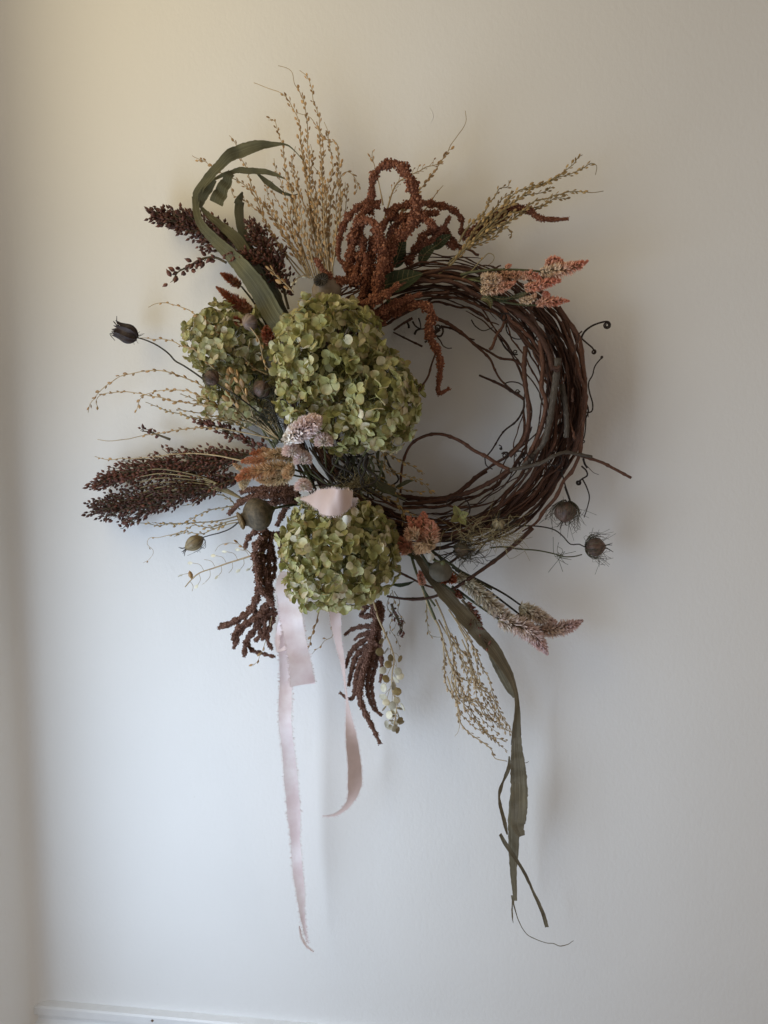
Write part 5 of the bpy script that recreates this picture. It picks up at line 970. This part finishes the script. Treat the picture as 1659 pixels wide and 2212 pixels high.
# ------------------------------------------------------------------ long dried blade leaves
def blade(th, z, pts, d, w, m, tilt=0.0, fold=.12, curl=0.0, n=40, seg=6, edge=.035, name='blade', tilts=None):
    p = curve(z, pts, d, n); W = np.interp(np.linspace(0, 1, n), np.linspace(0, 1, len(w)), w)*zs(z)*S(.07)
    tl = np.interp(np.linspace(0, 1, n), np.linspace(0, 1, len(np.atleast_1d(tilt))), np.atleast_1d(tilt)) + smooth_noise(n, .13, n/6+1); p[:, 1] += smooth_noise(n, .0012, n/5+1); mb = MB(); mb.strip(p, W, tl, fold, seg, curl, edge); return part(name, mb, m, th)
b1 = thing('blade_leaf', 'broad grey green dried blade leaf bent over at upper left', 'leaf', tuple(P(*zc(1, (1030, 2000)), .06)), 'dried blade leaves')
blade(b1, 1, [(1150, 2160), (1040, 2000), (960, 1850), (860, 1700), (730, 1550), (600, 1430), (505, 1330), (462, 1250), (445, 1180), (440, 1090)], [.07, .08, .075, .06], [150, 155, 165, 150, 140, 120, 100, 75, 60, 50], M_blade, [.1, .25, .35, .2], .28, 0, 60)
blade(b1, 1, [(1180, 2160), (1080, 2000), (1000, 1850), (930, 1700), (850, 1560), (760, 1420), (660, 1330), (560, 1250), (490, 1180)], [.068, .07, .06], [60, 60, 70, 80, 95, 100, 85, 60, 30], M_blade, [-.5, -.35], .1, 0, 50)
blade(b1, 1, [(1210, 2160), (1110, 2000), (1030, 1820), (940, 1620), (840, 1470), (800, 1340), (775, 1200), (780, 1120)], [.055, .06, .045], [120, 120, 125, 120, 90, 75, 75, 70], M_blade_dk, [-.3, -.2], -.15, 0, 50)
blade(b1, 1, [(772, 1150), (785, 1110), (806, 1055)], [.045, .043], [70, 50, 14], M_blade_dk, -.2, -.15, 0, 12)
blade(b1, 1, [(452, 1180), (452, 1070), (520, 970), (600, 880), (680, 800), (760, 750), (870, 715), (980, 685), (1070, 682), (1150, 690), (1210, 740), (1275, 815)], [.062, .065, .06, .05], [45, 70, 75, 70, 75, 90, 95, 80, 45, 16, 9, 6], M_blade, [.6, .3, -.2, -.35], .16, 0, 64)
blade(b1, 1, [(470, 1175), (500, 1090), (545, 1020), (590, 960)], [.06, .06], [40, 75, 70, 40], M_blade, [-.4, -.2], .1, 0, 24)
blade(b1, 1, [(598, 1140), (640, 1050), (690, 960), (720, 910)], [.055, .055], [110, 105, 85, 60], M_blade, [.1, .3], .08, .1, 24, 6, .03)
blade(b1, 1, [(575, 965), (640, 930), (700, 905), (770, 885), (850, 895), (950, 895), (1040, 910), (1125, 948)], [.056, .055, .05], [18, 30, 34, 48, 46, 42, 32, 8], M_blade, [.3, -.2], .2, 0, 50)
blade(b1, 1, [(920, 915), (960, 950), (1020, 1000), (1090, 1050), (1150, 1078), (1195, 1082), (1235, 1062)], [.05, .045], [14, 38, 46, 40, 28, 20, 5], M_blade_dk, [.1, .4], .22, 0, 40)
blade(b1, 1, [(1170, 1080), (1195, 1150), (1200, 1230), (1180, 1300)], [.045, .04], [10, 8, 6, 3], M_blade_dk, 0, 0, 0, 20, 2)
b2 = thing('blade_leaf', 'long twisted dried blade leaf hanging to frayed tips at lower right', 'leaf', tuple(P(*zc(8, (290, 480)), .06)), 'dried blade leaves')
blade(b2, 8, [(270, 450), (340, 560), (410, 660), (500, 765), (580, 850), (660, 945), (740, 1035), (800, 1125), (850, 1215), (880, 1310), (888, 1400), (885, 1500), (880, 1610)], [.06, .085, .075, .06, .05], [30, 55, 75, 95, 100, 95, 95, 85, 70, 48, 45, 55, 60], M_blade_br, [.4, .5, .3, .8, .2], .25, 0, 90)
blade(b2, 8, [(700, 1000), (760, 1100), (810, 1200), (850, 1280), (875, 1330)], [.06, .052], [20, 60, 70, 60, 20], M_blade_br, [-.5, -.3], .1, 0, 36)
blade(b2, 'A', [(870, 150), (862, 330), (872, 480), (880, 620), (885, 760), (880, 900), (872, 1000), (905, 1100)], [.05, .045, .045], [60, 85, 120, 145, 155, 150, 140, 60], M_blade_br, [.1, .25, .1], .14, 0, 60)
blade(b2, 'A', [(850, 700), (842, 850), (838, 1000), (838, 1150), (836, 1300), (838, 1420), (845, 1540), (852, 1640)], [.042, .04], [60, 100, 110, 100, 92, 66, 52, 34], M_blade_br, [-.2, .1], -.1, 0, 50)
blade(b2, 'A', [(800, 420), (798, 500), (765, 590), (730, 680), (713, 770), (730, 870), (760, 980), (785, 1085)], [.048, .055, .05], [14, 40, 36, 48, 52, 44, 40, 14], M_blade_br, [.2, 1.0, .3], .1, 0, 50)
blade(b2, 'A', [(722, 1085), (760, 1150), (810, 1225), (865, 1305), (925, 1395), (975, 1510), (1035, 1635), (1085, 1750), (1120, 1872)], [.05, .045, .035], [32, 40, 38, 30, 34, 24, 34, 36, 36], M_blade_br, [.2, .5, 0], .15, 0, 56)
blade(b2, 'A', [(826, 1600), (835, 1660), (850, 1720), (880, 1820), (925, 1895), (975, 1945), (1080, 1990), (1210, 2022), (1290, 2010), (1345, 1984)], [.04, .03], [26, 14, 9, 8, 7, 7, 6, 7, 8, 4], M_blade_br, 0, 0, 0, 60, 2)
blade(b2, 'A', [(826, 1640), (824, 1720), (828, 1790), (835, 1840)], [.04, .04], [10, 14, 14, 4], M_blade_br, .3, 0, 0, 20, 2)
blade(b2, 'A', [(895, 435), (910, 455), (930, 472), (950, 472), (965, 463)], [.045, .04], [14, 8, 7, 6, 4], M_blade_br, 0, 0, 0, 20, 2)
for lab, z, pts, d, w, m in (
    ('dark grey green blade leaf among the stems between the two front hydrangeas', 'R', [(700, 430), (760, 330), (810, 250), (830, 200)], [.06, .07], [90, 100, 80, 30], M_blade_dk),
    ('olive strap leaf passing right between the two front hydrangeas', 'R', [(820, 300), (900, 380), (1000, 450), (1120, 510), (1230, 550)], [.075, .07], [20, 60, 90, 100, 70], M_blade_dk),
    ('short green pointed leaf on the upright runner inside the ring', 'R', [(1230, 505), (1290, 475), (1350, 445), (1412, 435)], [.06, .06], [18, 44, 42, 6], M_stem_g),
    ('narrow green leaf right of the bottom hydrangea under the ring', 8, [(140, 650), (190, 655), (240, 645), (275, 632)], [.06, .06], [10, 26, 22, 4], M_gleaf)):
    t = thing('strap_leaf', lab, 'leaf', tuple(P(*zc(z, pts[0]), d[0])), 'short strap leaves'); blade(t, z, pts, d, w, m, .2, .2, 0, 24)
yt = thing('floret_sprig', 'yellow green four-petalled floret on the lower ring near the coral celosia', 'floret', tuple(P(*zc(8, (545, 225)), .085)))
for a, l in ((2.0, 74), (.3, 60), (-.9, 66), (-2.6, 60)):
    c = (543, 240); leaf(yt, 8, [c, (c[0]+math.cos(a)*l*.5, c[1]-math.sin(a)*l*.5), (c[0]+math.cos(a)*l, c[1]-math.sin(a)*l)], [.085, .093], 46, M_pedicel, .1, .2, 'petal', 0, 10)
M_wp = simple('white_petal', (.48, .45, .38), (.60, .57, .49), .5, 200, .2, trans=.2)
for lab, c, z, d in (('single white curled petal on the bottom hydrangea near the ribbon', (1057, 350), 7, .172), ('pale cream petal shell above the grey poppy capsule', (367, 515), 8, .10)):
    p = P(*zc(z, c), d); t = thing('loose_petal', lab, 'petal', tuple(p)); mb = MB(); pv = petal_grid(.5, -.15, .05, .02, .45)
    v = nrm(CAM-p); y = nrm(np.array([.1, -.15, 1.0])); x = nrm(np.cross(y, v)); zz = np.cross(x, y); mb.add(p+(pv[0][:, :1]*x+pv[0][:, 1:2]*y-pv[0][:, 2:]*zz)*.0105, pv[1], pv[2], 0.0, pv[3]); part('petal', mb, M_wp, t)

# ------------------------------------------------------------------ bare flower stems that fill the middle of the arrangement
fillers = [('K', [(1659, 1150), (1500, 900), (1380, 700), (1280, 480)], .07, M_stem_dk), ('K', [(1640, 1180), (1450, 1000), (1300, 850), (1180, 800)], .07, M_stem_dk), ('R', [(760, 480), (600, 380), (480, 250), (380, 110)], .075, M_stem_dk), ('R', [(740, 500), (560, 470), (420, 380), (330, 330)], .07, M_stem_g),
 ('R', [(1000, 420), (880, 330), (760, 250), (640, 190)], .06, M_stem_g), ('R', [(950, 460), (820, 380), (700, 300), (600, 240)], .065, M_stem_dk), ('R', [(700, 210), (820, 205), (930, 190), (1020, 170)], .06, M_stem_dk), ('R', [(860, 230), (930, 300), (1010, 340), (1100, 350)], .055, M_stem_g),
 ('R', [(560, 640), (650, 560), (720, 470), (760, 380)], .05, M_stem_g), ('R', [(700, 100), (740, 220), (780, 330), (800, 430)], .055, M_stem_dk), ('R', [(760, 90), (800, 220), (860, 330), (900, 420)], .05, M_stem_g), ('R', [(640, 120), (660, 260), (700, 380), (730, 460)], .05, M_stem_dk)]
for i in range(26):
    a0 = rng.uniform(0, 1); x0 = 560+560*a0+rng.normal()*30; y0 = 120+140*rng.random()
    fillers.append(('R', [(x0, y0), (x0+rng.normal()*60-20, y0+130), (x0+rng.normal()*90, y0+260), (x0+rng.normal()*110, y0+380)], .045+.05*rng.random(), M_stem_dk if i % 3 else M_stem_g))
for z, pts, d, m in fillers:
    p = curve(z, pts, [d, d], 18); t = thing('flower_stem', 'thin dark flower stem in the shaded knot between the two front hydrangeas', 'twig', tuple(p[0]), 'flower stems in the shaded knot'); mb = MB(); mb.tube(p, np.linspace(.0016, .0010, 18), 6); part('stem', mb, m, t)
for i in range(14):
    a = rng.uniform(0, 1); pts = [(1180+60*a, 300-90*a), (1130+50*a+rng.normal()*10, 200-120*a), (1010+120*a+rng.normal()*20, 110-160*a), (900+200*a, 40-190*a)]
    p = curve(6, pts, [.05, .045, .05], 20); t = thing('flower_stem', 'thin olive flower stem in the fan left of the large hydrangea', 'twig', tuple(p[0]), 'flower stems fanning left'); mb = MB(); mb.tube(p, np.linspace(.0013, .0008, 20), 6); part('stem', mb, M_stem_g, t)
for i in range(6):
    pts = [(940+12*i, 560+8*i), (760+10*i, 470+14*i), (520, 420+26*i), (380, 430+34*i)]
    p = curve(6, pts, [.058, .06, .05], 24); t = thing('flower_stem', 'pale olive flower stem running along the big sorghum heads', 'twig', tuple(p[0]), 'flower stems along the sorghum'); mb = MB(); mb.tube(p, np.linspace(.0010, .0006, 24), 5); part('stem', mb, M_cress_g, t)
for i, (z, pts, d) in enumerate(((8, [(300, 440), (350, 520), (420, 620), (520, 700)], .075), (8, [(180, 440), (300, 500), (420, 560), (560, 650)], .06), (8, [(340, 420), (450, 500), (600, 600), (740, 680)], .055), (8, [(250, 450), (280, 560), (330, 680), (400, 780)], .06))):
    p = curve(z, pts, [d, d], 20); t = thing('flower_stem', 'olive flower stem in the bundle under the coral celosia cluster', 'twig', tuple(p[0]), 'flower stems under the coral celosia'); mb = MB(); mb.tube(p, np.linspace(.0018, .0012, 20), 6); part('stem', mb, M_stem_g, t)

# ------------------------------------------------------------------ silk ribbon with frayed edges
def ribbon(th, name, z, pts, d, w, tilt, n=70, curl=0.0, wave=.0015, fray=1.0, seed=1, seg=6, sm=None):
    r = np.random.default_rng(seed); p = curve(z, pts, d, n); p[:, 1] += smooth_noise(n, wave, 7, seed); W = np.interp(np.linspace(0, 1, n), np.linspace(0, 1, len(w)), w)*zs(z)*S(.06)
    tl = np.interp(np.linspace(0, 1, n), np.linspace(0, 1, len(np.atleast_1d(tilt))), np.atleast_1d(tilt)) + smooth_noise(n, .10, 9, seed+5)
    mb = MB(); v = mb.strip(p, W*(1+smooth_noise(n, .03, n*.6, seed+9)), tl, .0, seg, curl); rb = part(name, mb, sm or M_silk, th)
    fm = MB()
    if fray:
        T = tangents(p); m = v.shape[1]-1
        for e, inn in ((0, 1), (m, m-1)):
            for i in range(n-1):
                for k in range(4):
                    t = r.random(); q = v[i, e]*(1-t)+v[i+1, e]*t; o = nrm(v[i, e]-v[i, inn]); l = r.uniform(.0010, .0042)*fray
                    dr = nrm(o+T[i]*r.normal()*.55+r.normal(size=3)*.25); x = nrm(np.cross(dr, CAM-q))*.00022
                    fm.add([q-x, q+x, q+dr*l*.6+r.normal(size=3)*l*.1+x*.7, q+dr*l], [(0, 1, 2), (0, 2, 3)])
        part('frayed_edge', fm, M_fray, th, 'stuff', False, rb)
    return rb
r1 = thing('silk_ribbon', 'pale pink frayed silk ribbon with longest tail, left of the bottom hydrangea', 'ribbon', tuple(P(*zc(7, (610, 700)), .07)), 'pink silk ribbons')
ribbon(r1, 'ribbon_loop', 7, [(625, 690), (620, 770), (640, 880), (660, 1000), (680, 1120), (705, 1250), (728, 1370), (742, 1500)], [.060, .070, .072, .066], [90, 150, 165, 160, 150, 155, 170, 190], [.1, -.15, -.1, .1, 0], 60, .04, .0012, 1.0, 3)
ribbon(r1, 'loop_return', 7, [(742, 1500), (735, 1420), (700, 1300), (660, 1180), (630, 1050), (600, 940)], [.062, .05, .05], [186, 150, 120, 110, 100, 90], [.2, .4, .3], 40, .05, .0012, .7, 4)
ribbon(r1, 'ribbon_tail', 7, [(600, 1000), (590, 1090), (578, 1180), (590, 1260)], [.045, .05, .065], [70, 80, 70, 60], [-.8, -.6, -.1], 30, .1, .001, .8, 5)
ribbon(r1, 'ribbon_tail', 'B', [(205, 420), (198, 520), (205, 620), (213, 800), (226, 1000), (240, 1200), (254, 1400), (264, 1580), (274, 1700), (292, 1830), (300, 1940), (318, 2050), (330, 2095)], [.066, .06, .05, .045], [34, 58, 66, 72, 66, 70, 76, 74, 50, 58, 48, 24, 3], [.3, 0, -.2, .1, .05, -.15, .2, .1], 130, .10, .0028, 1.0, 6)
ribbon(r1, 'ribbon_tail', 'B', [(285, 1990), (295, 2040), (318, 2085), (345, 2115), (362, 2130)], [.048, .045], [5, 12, 14, 8, 3], [.7, .4], 24, .1, .001, .5, 7)
r2 = thing('silk_ribbon', 'dusty pink silk ribbon tail twisting down below the bottom hydrangea', 'ribbon', tuple(P(*zc('B', (480, 300)), .06)), 'pink silk ribbons')
ribbon(r2, 'ribbon_tail', 'B', [(478, 290), (486, 400), (502, 500), (520, 590), (531, 690), (541, 780), (548, 850), (562, 960), (574, 1090), (580, 1190), (576, 1270), (548, 1335), (500, 1382), (455, 1402), (408, 1405)], [.05, .055, .05, .045], [66, 64, 48, 32, 22, 11, 20, 40, 66, 84, 92, 84, 34, 18, 5], [-.2, -.4, -.9, -1.0, .3, .45, .4, .9], 120, .12, .0015, .8, 8, sm=M_silk_d)
r3 = thing('silk_ribbon', 'folded pink silk ribbon loop on top of the bottom hydrangea', 'ribbon', tuple(P(*zc(7, (745, 165)), .09)), 'pink silk ribbons')
ribbon(r3, 'ribbon_fold', 7, [(725, 160), (780, 162), (850, 168), (920, 185), (985, 188), (1040, 182), (1080, 165), (1103, 140)], [.12, .14, .165, .17, .165, .145], [8, 40, 105, 165, 178, 165, 130, 50], [.5, .35, .1, -.1, -.5, -.9], 50, -.10, .0006, .9, 9, sm=M_silk_d)
ribbon(r3, 'ribbon_fold', 7, [(1100, 150), (1080, 175), (1030, 190), (960, 190), (880, 170)], [.145, .13, .12, .115], [60, 120, 140, 120, 60], [.6, .3], 30, 0, .0006, .6, 10, sm=M_silk_d)
